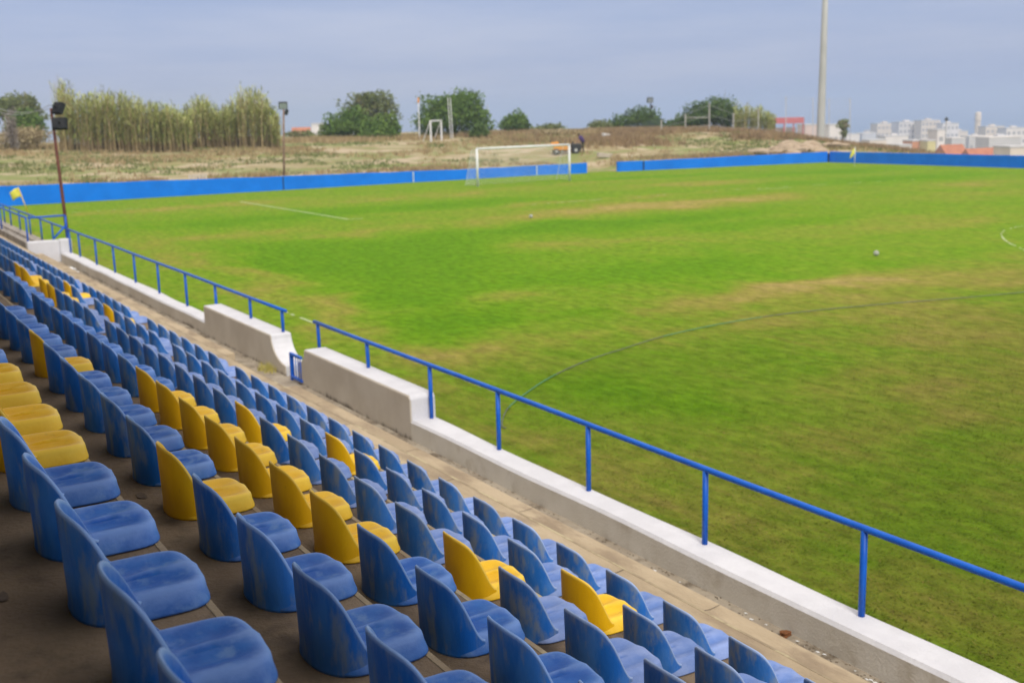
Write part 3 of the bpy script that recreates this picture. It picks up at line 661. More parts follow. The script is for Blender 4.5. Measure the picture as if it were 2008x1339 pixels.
corner_flag((32.1, 0, float(pitch_z(32.1, 0))), (.03, 0, 0), 'small yellow corner flag in the distant right corner of the pitch', (-.8, .35, -.6), 2)
def ball(p, label):
    t = empty('football', p, label, 'ball', 'white footballs left on the grass'); bm = bmesh.new(); bmesh.ops.create_icosphere(bm, subdivisions=3, radius=.09)
    me = bpy.data.meshes.new('ball_skin'); bm.to_mesh(me); bm.free(); me.materials.append(M['ball']); me.polygons.foreach_set('use_smooth', [True]*len(me.polygons))
    o = bpy.data.objects.new('ball_skin', me); COL.objects.link(o); o.parent = t; o.location = (0,0,.09)
    mb = MB()
    for k in range(5):
        a = 2*math.pi*k/5; mb.tube([(.0915*math.sin(.9)*math.cos(a+q), .0915*math.sin(.9)*math.sin(a+q), .09+.0915*math.cos(.9)) for q in (-.25,0,.25)], .008, 5)
    mb.build('black_panels', M['black'], t)
ball((-13.62, -22.63, 0), 'small white ball lying on the grass in front of the goal')
ball((-12.86, -42.57, 0), 'small white ball lying alone on the grass near the centre circle')
hp = [(-33.25,-53.35),(-33.23,-53.2),(-32.9,-52.7),(-32.5,-52.22),(-31.82,-51.62),(-30.75,-50.8),(-29.41,-50.03),(-28.18,-49.55),(-26.68,-49.01),(-24.97,-48.69),(-23.42,-48.6),(-21.78,-48.75),(-19.69,-49.21),(-17.57,-49.78),(-15.9,-50.14),(-12,-51)]
hose = empty('garden_hose', (-25, -49, 0), 'long thin green and grey hose curving across the grass', 'hose')
def catmull(P, n=6):
    o = []
    for i in range(len(P)-1):
        p0, p1, p2, p3 = (np.array(P[max(0, min(len(P)-1, i+j))]) for j in (-1, 0, 1, 2))
        for k in range(n):
            t = k/n; o.append(tuple(.5*(2*p1+(p2-p0)*t+(2*p0-5*p1+4*p2-p3)*t*t+(3*p1-p0-3*p2+p3)*t**3)))
    return o + [P[-1]]
hs = catmull(hp); cut = [0, 17, 31, 48, 60, len(hs)-1]
for k, (a, b) in enumerate(zip(cut[:-1], cut[1:])):
    mb = MB(); mb.tube([(x, y, .030) for x, y in hs[a:b+1]], .009, 8); child(mb.build('hose_length', M['hose_grey'] if k % 2 == 0 else M['hose_green'], smooth=True), hose)
def lump(name, loc, size, mt, label, cat, seed=0, group=None):
    r = random.Random(seed); bm = bmesh.new(); bmesh.ops.create_icosphere(bm, subdivisions=3, radius=1)
    ph = [r.uniform(0, 6) for _ in range(6)]
    for v in bm.verts:
        c = v.co.copy(); k = 1+.22*math.sin(c.x*4+ph[0])+.18*math.sin(c.y*5+ph[1])+.15*math.sin(c.z*6+ph[2])+.10*math.sin(c.x*11+c.y*9+ph[3])
        v.co = Vector((c.x*size[0], c.y*size[1], max(c.z, -.5)*size[2]))*k
    me = bpy.data.meshes.new(name); bm.to_mesh(me); bm.free(); me.materials.append(mt)
    o = bpy.data.objects.new(name, me); COL.objects.link(o); o.location = loc; return tag(o, label, cat, group)
lump('plastic_bag', (X0+5.75, Y0+33.2, GUT+.05), (.22,.34,.10), M['white_plastic'], 'crumpled white plastic sheet lying by the far end of the white wall', 'litter', 3)
lump('dead_leaf', (X0+6.03, Y0+6.12, GUT+.02), (.04,.032,.024), mat('brown_leaf', (.16,.06,.02), rough=.9), 'curled brown dead leaf in the gutter near the front railing', 'leaf', 5)
def tuft(loc, n, h, label, seed):
    r = random.Random(seed); mb = MB()
    for _ in range(n):
        a = r.uniform(0, 6.28); rad = r.uniform(0, .16)*1.2; x, y = rad*math.cos(a), rad*math.sin(a)*1.6; hh = h*r.uniform(.4, 1.1); lx, ly = r.uniform(-.08,.08), r.uniform(-.08,.08)
        mb.add([(x-.006, y, 0), (x+.006, y, 0), (x+lx, y+ly, hh)], [(0,1,2)])
    return tag(mb.build('weed_tuft', M['straw_weed'], loc=loc), label, 'weed', 'dry weeds by the gate')
M['straw_weed'] = mat('straw_weed', (.42,.34,.07), (.34,.33,.10), 20, .9)
tuft((X0+5.50, Y0+18.0, GUT+.0), 110, .17, 'pale straw weed tuft at the broken end of the front step', 1)
tuft((X0+6.02, Y0+17.9, GUT+.0), 150, .15, 'yellow weed tuft at the foot of the white wall by the gate', 2)
fl = MB(); r_ = random.Random(4)
for _ in range(120):
    y = r_.gauss(5.2, 1.4); x = r_.uniform(5.56, 6.06); a = r_.uniform(0, 3); s_ = r_.uniform(.004, .018)
    fl.add([(X0+x+s_*math.cos(a+q*1.57+r_.uniform(-.3,.3)), Y0+y+1.5*s_*math.sin(a+q*1.57), GUT+.004) for q in range(4)], [(0,1,2,3)])
for _ in range(26):
    y = r_.uniform(3.8, 6.6); x = 4.95+r_.uniform(0, .25)+(y-4)*-.02; s_ = r_.uniform(.01, .022)
    fl.add([(X0+x+s_*math.cos(q*1.57+.5), Y0+y+2.2*s_*math.sin(q*1.57+.5), tread(-1)+.004) for q in range(4)], [(0,1,2,3)], 1)
tag(fl.build('paint_flecks', [M['white_plastic'], mat('blue_flecks', (.08,.33,.55), rough=.8)]), 'scattered flakes of white and pale blue paint on the lowest steps', 'paint flakes', kind='stuff')
st = MB()
for k in range(34):
    i = r_.choice([4, 5, 6, 6, 7, 7]); x = nosing(i)-r_.uniform(.36, .62); y = r_.uniform(1.2, 9); q0 = r_.uniform(.012, .06); n_ = 11
    st.add([(X0+x+q0*r_.uniform(.6, 1.15)*math.cos(t)*.8, Y0+y+q0*r_.uniform(.6, 1.15)*math.sin(t)*1.5, tread(i)+.004) for t in np.linspace(0, 5.7, n_)], [tuple(range(n_))], 0 if k % 5 else 1)
tag(st.build('floor_stains', [mat('dark_stain', (.085,.062,.045), (.13,.098,.07), 30, .8), M['white_plastic']]), 'dark stains and small scraps on the terrace floor', 'stains', kind='stuff')
db = MB()                                                         # soil and leaf litter swept against the foot of the wall
for _ in range(1100):
    y = r_.uniform(2, 36); 
    if 15.3 < y < 18: continue
    x = 6.10-abs(r_.gauss(0, .07+.05*math.sin(y*.8)**2)); s_ = r_.uniform(.004, .014); h_ = r_.uniform(.003, .009); a = r_.uniform(0, 6.28)
    c = [(X0+x+s_*math.cos(a+q*2.09), Y0+y+1.4*s_*math.sin(a+q*2.09), GUT+.001) for q in range(3)]
    db.add(c+[(X0+x, Y0+y, GUT+h_)], [(0,1,3),(1,2,3),(2,0,3)])
tag(db.build('soil_debris', mat('soil_debris', (.07,.052,.035), (.16,.12,.075), 12, .95)), 'dark crumbs of soil and leaf litter along the foot of the white wall', 'debris', kind='stuff')

# ------------------------------------------------------------------ floodlight poles
def floodlight(parent, p, aim, s=1.):
    aim = Vector(aim).normalized(); q = aim.to_track_quat('Y', 'Z').to_matrix().to_4x4(); q.translation = Vector(p)
    mb = MB(); mb.box((-.27*s,-.16*s,-.22*s), (.27*s,.05*s,.22*s), M=q); h = mb.build('lamp_head', M['lamp_body'], parent, bevel=.03*s)
    mb = MB(); mb.box((-.23*s,.052*s,-.18*s), (.23*s,.062*s,.18*s), M=q); mb.build('lamp_glass', M['lamp_glass'], h)
    mb = MB(); mb.tube([Vector(p)-aim*.1*s, Vector(p)-aim*.32*s], .03*s, 6); mb.build('bracket', M['lamp_body'], h)
pb = at(137, 496, 36.5); pt = at(100, 213, 36.8)
dirv = (pt-pb); base = pb - dirv*(pb.z/dirv.z)
pl = empty('floodlight_pole', base, 'leaning rusty red floodlight pole just beyond the white wall at left', 'floodlight pole')
L = pt-base; mb = MB(); mb.tube([(0,0,-.1), tuple(L*.5), tuple(L)], [.062,.052,.042], 10); mb.build('pole', M['rust'], pl, True)
floodlight(pl, at(117, 214, 36.7)-base, (.93,.32,-.45), .85); floodlight(pl, at(118, 244, 36.5)-base, (.35,.9,-.35), .85)
b2 = at(556, 345, 81.5); b2.z = .5; t2 = at(556, 208, 81.5); p2 = empty('floodlight_pole', b2, 'slim grey brown floodlight pole behind the blue wall left of the goal', 'floodlight pole')
L = t2-b2; mb = MB(); mb.tube([(0,0,-.3), tuple(L)], [.085,.065], 8); mb.build('pole', M['rust2'], p2, True)
floodlight(p2, at(555, 208, 81.4)-b2, (-.3,-.9,-.3), 1.15); floodlight(p2, at(563, 221, 81.6)-b2, (.9,-.2,-.3), .9)
b3 = at(1607, 287, 126); t3 = b3 + Vector((.0,.0,25)); p3 = empty('floodlight_mast', b3, 'tall pale tapering floodlight mast behind the right corner of the blue wall', 'floodlight mast')
mb = MB(); mb.tube([(0,0,-.6), (.12,0,1), (.25,0,12), (.45,0,25)], [.46,.44,.34,.20], 14); mb.build('mast', M['galv'], p3, True)
mb = MB(); mb.box((-.95,-.5,-.4), (-.5,.3,1.0)); mb.build('control_box', mat('beige_box', (.46,.40,.31), (.40,.34,.26), 4, .85), p3)
for k in range(4): floodlight(p3, (.45-1.2+.8*k, -.2, 25.2), (-.4,-.8,-.4), 1.3)
b4 = at(1277, 262, 150); p4 = empty('lamp_pole', b4, 'distant lamp pole with round head rising above the dark shrubs', 'lamp pole')
t4 = at(1276, 203, 150)-b4; mb = MB(); mb.tube([(0,0,-.5), tuple(t4)], .09, 7); mb.build('pole', M['lamp_body'], p4)
floodlight(p4, at(1275, 197, 150)-b4, (-.3,-.8,-.2), 1.5); floodlight(p4, at(1280, 210, 150)-b4, (.6,-.6,-.2), .9)
# overhead cables running to the leaning pole
cb = empty('overhead_cable', pt, 'thin pale cables sagging from the leaning pole out of the left edge', 'cable')
for k, dz in enumerate((0, .12)):
    e_ = at(-60, 178, 60); mb = MB(); pts = []
    for t in np.linspace(0, 1, 14): q = (pt+Vector((0,0,dz)))*(1-t) + e_*t; q.z -= .5*4*t*(1-t)*(1+.4*k); pts.append(q)
    mb.tube(pts, .010, 5); child(mb.build('cable', M['wire']), cb)

# ------------------------------------------------------------------ vegetation
def leafmat(name, a, b, c=None):
    return mat(name, a, b, .9, .75, 4, lo=.35, hi=.65, c3=c, s3=.5, lo3=.55, hi3=.72, spec=.25)
LEAF = {'dark': leafmat('leaf_dark', (.055,.105,.022), (.100,.160,.032), (.13,.18,.038)), 'mid': leafmat('leaf_mid', (.070,.135,.020), (.125,.205,.034), (.165,.225,.045)),
        'olive': leafmat('leaf_olive', (.115,.145,.045), (.18,.205,.070), (.21,.165,.085)), 'dry': leafmat('leaf_dry', (.30,.235,.13), (.38,.31,.18), (.24,.22,.09)),
        'grey': leafmat('twig_grey', (.24,.205,.18), (.33,.29,.25)), 'reed': leafmat('reed_leaf', (.25,.30,.075), (.40,.42,.14), (.50,.47,.21)), 'cane': leafmat('reed_cane', (.45,.34,.17), (.30,.215,.11)),
        'scrub': leafmat('scrub', (.30,.215,.11), (.40,.31,.165), (.25,.25,.08)), 'brownscrub': leafmat('scrub_brown', (.22,.145,.08), (.34,.24,.13), (.24,.21,.075)), 'bark': leafmat('bark', (.07,.05,.035), (.11,.085,.06))}
def leaf_cloud(blobs, n, size, up=.35, seed=0):
    r = np.random.default_rng(seed); P = []
    vol = np.array([b[3]*b[4]*b[5] for b in blobs])**.75; cnt = np.maximum(20, (n*vol/vol.sum()).astype(int))
    for (bx, by, bz, rx, ry, rz), c in zip(blobs, cnt):
        d = r.normal(size=(c, 3)); d /= np.linalg.norm(d, axis=1)[:, None]
        rad = r.random(c)**.33; rad = np.where(r.random(c) < .12, rad*1.13, rad)
        lump_ = 1+.22*np.sin(d[:,0]*5+bx)+.18*np.sin(d[:,1]*6+by*1.3)+.2*np.sin(d[:,2]*7+bz)
        P.append(np.array([bx, by, bz]) + d*(rad*lump_)[:, None]*np.array([rx, ry, rz]))
    P = np.concatenate(P); P = P[P[:,2] > -.1]; n = len(P)
    a = r.normal(size=(n, 3)); a /= np.linalg.norm(a, axis=1)[:, None]; b = np.cross(a, r.normal(size=(n, 3))); b /= np.linalg.norm(b, axis=1)[:, None]
    s = size*(.5+.9*r.random(n))[:, None]; a[:,2] += up*r.random(n); 
    V = np.stack([P-a*s*.55, P+b*s*.30, P+a*s*.55, P-b*s*.30], 1).reshape(-1, 3); F = np.arange(4*n).reshape(n, 4)
    return V, F
def tree(px, py, depth, wpx, hpx, kind, label, n=3600, size=.42, name='bush', cat='bush', blobs=None, trunk=True, seed=1, group=None):
    b = at(px, py, depth); k = depth/FPX; tz = float(terrain_z(b.x, b.y)) if depth < 131 else b.z; Wm, Hm = wpx*k, b.z+hpx*k-tz+.2; b.z = tz; r = random.Random(seed)
    t = empty(name, (b.x, b.y, b.z-.2), label, cat, group)
    if not blobs:
        blobs = []
        for q in range(9):
            a = r.uniform(0, 6.28); h = r.uniform(.2, .78); rr = Wm*.5*(1-.45*max(0, h-.4))*r.uniform(.35, .62)
            blobs.append((rr*math.cos(a), rr*math.sin(a)*.7, Hm*h, Wm*r.uniform(.20,.30), Wm*.22, Hm*r.uniform(.18,.26)))
        blobs.append((0, 0, Hm*.45, Wm*.36, Wm*.3, Hm*.42))
    else: blobs = [(bx*Wm*CR.x, bx*Wm*CR.y+by*Wm, bz*Hm, sx*Wm, sx*Wm*.8, sz*Hm) for bx, by, bz, sx, sz in blobs]
    V, F = leaf_cloud(blobs, int(n*1.9), size*.70, seed=seed); tris('crown', V, F, LEAF[kind], t)
    if trunk:
        mb = MB()
        for q in range(5):
            bl = blobs[q % len(blobs)]; mb.tube([(r.uniform(-.15,.15), r.uniform(-.15,.15), -.4), (bl[0]*.35, bl[1]*.35, bl[2]*.5), (bl[0]*.9, bl[1]*.9, bl[2])], [.16,.10,.03], 6)
        mb.build('trunk', LEAF['bark'], t)
    return t
tree(682, 280, 125, 100, 66, 'mid', 'dark green rounded bush on the left of the bushy group behind the goal', 3400, .40, seed=3, blobs=[(-.18,0,.42,.28,.40),(.12,0,.5,.30,.42),(.32,0,.38,.24,.36),(-.36,0,.25,.20,.25)])
tree(722, 279, 129, 128, 100, 'olive', 'tall feathery olive tree rising behind the two green bushes', 3400, .38, name='tree', cat='tree', seed=4, blobs=[(-.22,0,.55,.22,.24),(.0,0,.70,.24,.26),(.22,0,.74,.24,.25),(.38,0,.5,.14,.3),(.1,0,.4,.34,.34),(-.05,0,.84,.18,.14)])
tree(752, 280, 121, 74, 54, 'mid', 'bright green low bush in front of the feathery olive tree', 2800, .36, seed=5, blobs=[(-.15,0,.45,.32,.45),(.2,0,.5,.30,.45),(0,0,.3,.45,.32)])
tree(893, 278, 127, 150, 95, 'mid', 'large domed dark green tree behind the two thin leaning poles', 6800, .40, name='tree', cat='tree', seed=6, blobs=[(0,0,.52,.40,.44),(-.22,0,.45,.26,.40),(.2,0,.58,.26,.36),(.05,0,.74,.26,.24),(-.12,0,.68,.22,.26),(.34,0,.30,.18,.32),(-.36,0,.24,.16,.26)])
tree(940, 278, 122, 42, 36, 'dark', 'small bright bush at the right foot of the domed tree', 900, .34, seed=16)
tree(1012, 268, 135, 64, 46, 'mid', 'small round green tree standing alone right of the domed tree', 2200, .38, name='tree', cat='tree', seed=7, blobs=[(0,0,.58,.34,.40),(.18,0,.45,.3,.36),(-.2,0,.5,.26,.34)])
tree(1078, 268, 140, 96, 24, 'olive', 'low olive shrub between the round tree and the mower', 1500, .38, seed=8, trunk=False)
tree(1178, 262, 145, 60, 26, 'olive', 'grey green low shrub left of the dark shaded bush', 1300, .38, seed=9, trunk=False)
tree(1248, 258, 150, 108, 46, 'dark', 'dark green shrub below the distant round headed lamp', 2800, .40, seed=10, blobs=[(.05,0,.6,.30,.36),(.28,0,.42,.26,.38),(-.25,0,.42,.22,.32),(-.42,0,.3,.14,.25)])
tree(1392, 262, 140, 126, 66, 'dark', 'broad dark green bush behind the wire fence posts', 5200, .40, seed=11, blobs=[(0,0,.62,.28,.34),(.2,0,.62,.24,.34),(-.2,0,.5,.24,.34),(-.36,0,.32,.24,.28),(.36,0,.42,.2,.36)])
tree(1330, 262, 142, 80, 34, 'dark', 'low dark bush left of the broad bush at the fence', 1500, .38, seed=12, trunk=False)
tree(30, 262, 140, 120, 78, 'olive', 'dull olive tree crown at the far left edge', 3000, .45, name='tree', cat='tree', seed=13, blobs=[(-.2,0,.62,.32,.34),(.15,0,.66,.3,.3),(.3,0,.45,.22,.35)])
tree(52, 262, 118, 84, 50, 'mid', 'round green bush left of the leaning rusty pole', 2600, .40, seed=14)
tree(22, 278, 100, 34, 66, 'grey', 'leafless grey shrub at the left edge before the green bush', 1300, .16, seed=15)
tree(1652, 280, 190, 26, 46, 'olive', 'small slim tree standing right of the tall mast', 700, .42, name='tree', cat='tree', seed=17, blobs=[(0,0,.76,.42,.2),(.1,0,.45,.3,.16)])
tree(36, 292, 103, 170, 44, 'dry', 'brownish brush heap at the left edge under the round bush', 2600, .28, seed=41, trunk=False, name='dry_brush', cat='brush', group='dry brush along the ridge')
for k, (px, py, dp, wp, hp_) in enumerate([(1085,272,128,110,18),(1150,268,132,70,16)]):
    tree(px, py, dp, wp, hp_, 'dry', ['low band of straw coloured brush behind the crossbar', 'straw coloured brush beyond the mower'][k], 1500, .30, seed=20+k, trunk=False, name='dry_brush', cat='brush', group='dry brush along the ridge')

def reeds(name, label, x0, x1, top, base, depth, n, seed, green=.0):
    r = np.random.default_rng(seed); cx = at((x0+x1)/2, base((x0+x1)/2) if callable(base) else base, depth); t = empty(name, cx, label, 'reeds')
    Vc, Fc, Vl, Fl = [], [], [], []
    for _ in range(n):
        px = r.uniform(x0, x1); dd = depth + r.uniform(-2.5, 4.5); py = base(px) if callable(base) else base; b = at(px, py, dd)
        tz = float(terrain_z(b.x, b.y)) if depth < 130 else b.z
        hp = max(10, (np.interp(px, *top))*(.50+.50*r.random()**.75)*(1.10 if _ % 7 == 0 else 1)); H = max(1.2, hp*dd/FPX + b.z - tz); b.z = tz; ln = r.normal(size=2)*.07*H + np.array([.02*H, 0])
        o = np.array(b - cx); o[2] -= .1; wv = .016+.012*r.random(); a = r.random()*3.14
        pts = [o + np.array([ln[0]*s*s, ln[1]*s*s, H*s]) for s in (0, .35, .7, 1)]
        i0 = len(Vc); dx = np.array([math.cos(a)*wv, math.sin(a)*wv, 0])
        for q, s in zip(pts, (1, 1, .8, .3)): Vc += [q-dx*s, q+dx*s]
        Fc += [(i0+2*k, i0+2*k+1, i0+2*k+3, i0+2*k+2) for k in range(3)]
        for _l in range(r.integers(7, 11) if _ % 7 == 0 else r.integers(13, 20)):
            s = .20+.80*r.random()**.85; c = o + np.array([ln[0]*s*s, ln[1]*s*s, H*s]); az = r.random()*6.28; ll = .35+.45*r.random(); el = r.uniform(.35, 1.35)
            d = np.array([math.cos(az)*math.cos(el), math.sin(az)*math.cos(el), math.sin(el)]); sd_ = np.array([-d[1], d[0], 0]); sd_ /= np.linalg.norm(sd_)+1e-6; wl_ = .022+.022*r.random()
            mid = c + d*ll*.55; tip = c + d*ll + np.array([math.cos(az)*.25*ll, math.sin(az)*.25*ll, -.15*ll])
            i1 = len(Vl); Vl += [c-sd_*wl_*.4, c+sd_*wl_*.4, mid+sd_*wl_, mid-sd_*wl_, tip]; Fl += [(i1, i1+1, i1+2, i1+3), (i1+3, i1+2, i1+4)]
    mesh('canes', Vc, Fc, LEAF['cane'], t); mesh('leaves', Vl, Fl, LEAF['reed'], t)
rt = ([118,126,132,150,165,235,300,360,372], [96,128,130,100,100,104,84,70,56])
reeds('giant_reeds', 'wide stand of tall giant reeds right behind the leaning pole', 118, 378, rt, lambda p: 284, 101, 1150, 1)
reeds('giant_reeds', 'narrower reed stand with tall plumes left of the slim floodlight pole', 366, 548, ([366,385,410,432,455,480,495,520,548], [72,88,92,66,82,106,112,98,50]), lambda p: 280, 106, 800, 2)
reeds('reed_plumes', 'two taller wispy reed plumes beside the leaning rusty pole', 112, 140, ([112,120,126,134,140],[100,128,90,134,96]), lambda p: 284, 100, 26, 9)
reeds('pampas_clump', 'pale reed clump at the right end of the dark bushes', 1436, 1518, ([1436,1460,1490,1518], [46,60,52,34]), lambda p: 262, 138, 260, 3)
reeds('straw_plumes', 'sparse straw plumes sticking out above the broad dark bush', 1395, 1440, ([1395,1412,1440], [62,82,60]), lambda p: 262, 144, 40, 4)

# dry weeds and scrub over the waste ground
def weeds(name, n, region, hgt, mt, seed, label, dens):
    r = np.random.default_rng(seed); x = r.uniform(region[0], region[1], n*4); y = r.uniform(region[2], region[3], n*4)
    keep = r.random(n*4) < dens(x, y); x, y = x[keep][:n], y[keep][:n]; n = len(x); z = terrain_z(x, y)
    V, F = [], []
    K = 7
    for k in range(K):
        a = r.random(n)*6.28; ox, oy = r.normal(size=(2, n))*.16; h = hgt*(.45+.8*r.random(n)); lx, ly = r.normal(size=(2, n))*.35*h; wv = .03+.04*r.random(n)
        p0 = np.stack([x+ox-np.cos(a)*wv, y+oy-np.sin(a)*wv, z-.05], 1); p1 = np.stack([x+ox+np.cos(a)*wv, y+oy+np.sin(a)*wv, z-.05], 1); p2 = np.stack([x+ox+lx, y+oy+ly, z+h], 1)
        V.append(np.stack([p0, p1, p2], 1).reshape(-1, 3))
    V = np.concatenate(V); F = np.arange(len(V)).reshape(-1, 3)
    tag(tris(name, V, F, mt), label, 'weeds', kind='stuff')
dn = lambda x, y: np.clip((fbm(x, y, .13, 40)-.42)*6, 0, 1)*np.clip(np.maximum((y-20)/14, (13.5-y)/3), .06, 1)*np.where(abs(x-12.3) < 2.2+.0*y, np.clip((y-22)/6, 0, 1), 1)
weeds('dry_weeds', 9000, (-60, 62, 9.6, 56), .34, LEAF['scrub'], 5, 'straw and brown weeds over the waste ground behind the wall', dn)
weeds('green_weeds', 5200, (-60, 60, 9.9, 44), .20, LEAF['olive'], 15, 'low olive green weeds between the bare patches of the waste ground', lambda x, y: np.clip((fbm(x, y, .19, 52)-.44)*6, 0, 1)*(abs(x-12.3) > 2.4))
weeds('ridge_scrub', 4200, (-60, 75, 38, 52), .55, LEAF['scrub'], 6, 'brown scrub along the ridge under the bushes', lambda x, y: np.clip((fbm(x, y, .10, 44)-.36)*5, 0, 1)*np.clip((x+60)/30, .7, 1))
weeds('brown_scrub', 5200, (18, 66, 18, 46), .60, LEAF['brownscrub'], 7, 'rough brown scrub on the bank right of the gap', lambda x, y: np.clip((fbm(x, y, .16, 47)-.38)*5, 0, 1))
weeds('wall_foot_weeds', 2600, (-44, 37, 9.45, 10.9), .22, LEAF['scrub'], 8, 'short dry weeds directly behind the blue wall', lambda x, y: np.clip((fbm(x, y, .3, 48)-.42)*5, 0, 1)*(abs(x-12.3) > 2))

# ------------------------------------------------------------------ things on the waste ground
def ground(px, py, d0=80, d1=220):                               # where the sight line meets the terrain
    for d in np.arange(d0, d1, .25):
        p = at(px, py, d)
        if p.z < float(terrain_z(p.x, p.y)): return p
    return at(px, py, d1)
# ride-on mower and the person bending over it
g0 = ground(1108, 302, 95); k0 = (g0-CAM).dot(CF)
mw = empty('ride_on_mower', g0, 'orange ride-on mower parked beyond the goal with a black rear', 'mower', rz=-YAW)
MS = 1.0
def mbox(nm, a, b, mt, bev=.06): mb = MB(); mb.box(a, b); return mb.build(nm, mt, mw, bevel=bev)
mb = MB(); mb.prism([(-1.0,-.38,.34),(-.98,-.38,.62),(-.78,-.38,.80),(.05,-.38,.86),(.30,-.38,.60),(.30,-.38,.34)], (0,.76,0)); mb.build('hood', M['orange'], mw, bevel=.05)
mb = MB(); mb.prism([(-1.25,-.34,.78),(-1.2,-.34,1.02),(-.62,-.34,1.08),(-.5,-.34,.86)], (0,.68,0)); mb.build('grass_box', M['orange'], mw, bevel=.06)
mbox('chassis', (-1.1,-.30,.22), (1.35,.30,.36), M['black'], .02); mbox('rear_box', (.55,-.42,.30), (1.45,.42,.86), M['black'])
mb = MB(); mb.prism([(.25,-.24,.60),(.70,-.24,.58),(.78,-.24,1.05),(.68,-.24,1.05),(.60,-.24,.70),(.25,-.24,.70)], (0,.48,0)); mb.build('driver_seat', M['black'], mw, bevel=.03)
mb = MB(); mb.tube([(-.05,0,.84),(.12,0,1.12)], .03, 6); mb.tube([(.12+.06*math.cos(t), .17*math.sin(t), 1.12+.12*math.cos(t)) for t in np.linspace(0, 6.28, 14)], .02, 5); mb.build('steering_wheel', M['black'], mw)
for x, y, r0 in ((-.78,-.44,.24),(-.78,.44,.24),(.95,-.48,.32),(.95,.48,.32)):
    mb = MB(); mb.tube([(x, y-.10, r0), (x, y+.10, r0)], r0, 16); wh = mb.build('wheel', M['black'], mw, bevel=.02)
    mb = MB(); mb.tube([(x, y-.115, r0), (x, y+.115, r0)], r0*.45, 12); mb.build('rim', M['galv'], wh)
# person
def skin_body(name, joints, edges, mt, parent, root=0):
    me = bpy.data.meshes.new(name); me.from_pydata([j[0] for j in joints], edges, []); me.update()
    o = bpy.data.objects.new(name, me); COL.objects.link(o); o.parent = parent
    sk = o.modifiers.new('skin', 'SKIN'); sk.use_smooth_shade = True
    if not me.skin_vertices: 
        bpy.context.view_layer.objects.active = o
        me.attributes.new('x', 'FLOAT', 'POINT')
    ss = o.modifiers.new('sub', 'SUBSURF'); ss.levels = 1; ss.render_levels = 1; me.materials.append(mt)
    return o, me
def tapered_figure(parent):
    T, P_, S_ = MB(), MB(), MB()                                   # jersey, trousers, skin
    T.tube([(0,0,.86),(-.03,0,1.02),(-.16,0,1.22),(-.27,0,1.36),(-.32,0,1.43)], [.16,.165,.185,.17,.07], 14)
    for s in (-1, 1):
        T.tube([(-.25,s*.15,1.36),(-.30,s*.25,1.20),(-.34,s*.27,1.10)], [.075,.06,.052], 10)
        S_.tube([(-.33,s*.27,1.12),(-.45,s*.22,.95),(-.52,s*.18,.90),(-.58,s*.17,.88)], [.045,.035,.03,.028], 8)
        for q in range(5): S_.tube([(-.56,s*(.12+.022*q),.885),(-.62,s*(.12+.022*q),.86-.006*abs(q-2)),(-.63,s*(.12+.022*q),.82)], [.011,.010,.008], 5)
        P_.tube([(0,s*.09,.90),(-.03,s*.11,.50),(.02,s*.11,.10),(.02,s*.11,.06)], [.105,.072,.055,.055], 10)
        P_.tube([(.06,s*.11,.045),(-.20,s*.12,.035)], [.05,.035], 8)
    S_.tube([(-.32,0,1.42),(-.38,0,1.49)], [.055,.05], 8)
    S_.tube([(-.37,0,1.42),(-.41,0,1.47),(-.42,0,1.56),(-.39,0,1.63)], [.05,.085,.09,.05], 10)
    S_.tube([(-.50,0,1.52),(-.525,0,1.50)], [.018,.012], 6)
    P_.build('trousers', M['trousers'], parent, True); T.build('jersey', M['purple'], parent, True); S_.build('body', M['skin'], parent, True)
    H = MB(); H.tube([(-.37,0,1.50),(-.375,0,1.58),(-.38,0,1.665)], [.096,.102,.05], 10); H.build('hair', M['hair'], parent, True)
gp = ground(1137, 301, 95); gp2 = g0 + CR*(1.62) ; gp2.z = float(terrain_z(gp2.x, gp2.y))
ps = empty('person', gp2 + CF*.1, 'person in dark purple top and black trousers bending over the mower', 'person', rz=-YAW); tapered_figure(ps)
# small goal, poles, concrete bits
sg = ground(856, 277, 95); t = empty('small_goal', sg, 'small white goal frame in front of the domed tree', 'goal', rz=-YAW+R(70))
kk = (sg-CAM).dot(CF)/FPX
for s in (-1, 1): mb = MB(); mb.box((s*1.35-.07, -.07, -.2), (s*1.35+.07, .07, 1.95)); mb.build('goalpost', M['white_metal'], t)
mb = MB(); mb.box((-1.42,-.072,1.95), (1.42,.072,2.09)); mb.build('crossbar', M['white_metal'], t)
for s in (-1, 1): mb = MB(); mb.tube([(s*1.35,.08,1.9),(s*1.35,.9,0)], .035, 6); mb.build('back_stay', M['white_metal'], t)
def thin_pole(px0, py0, px1, py1, label, r=.036, mt='white_metal', d0=98, cap=None):
    b = ground(px0, py0, d0); d = (b-CAM).dot(CF); tp = at(px1, py1, d); t = empty('net_pole', b, label, 'pole', 'thin poles behind the goal')
    mb = MB(); mb.tube([(0,0,-.3), tuple(tp-b)], r, 6); mb.build('pole', M[mt], t)
    if cap: mb = MB(); q = tp-b; mb.tube([tuple(q*.88), tuple(q*1.0)], r*1.5, 6); mb.build('orange_tip', M['orange'], t)
thin_pole(823, 275, 820, 192, 'thin vertical pole with a faded orange tip left of the small goal', .055, 'white_metal', 98, True)
thin_pole(884, 272, 878, 192, 'left pole of the leaning pair before the domed tree'); thin_pole(888, 272, 883, 192, 'right pole of the leaning pair before the domed tree')
thin_pole(968, 262, 955, 205, 'faint leaning pole at the right edge of the domed tree', .035, 'wire'); thin_pole(1006, 262, 997, 232, 'short leaning stake in front of the small round tree', .035)
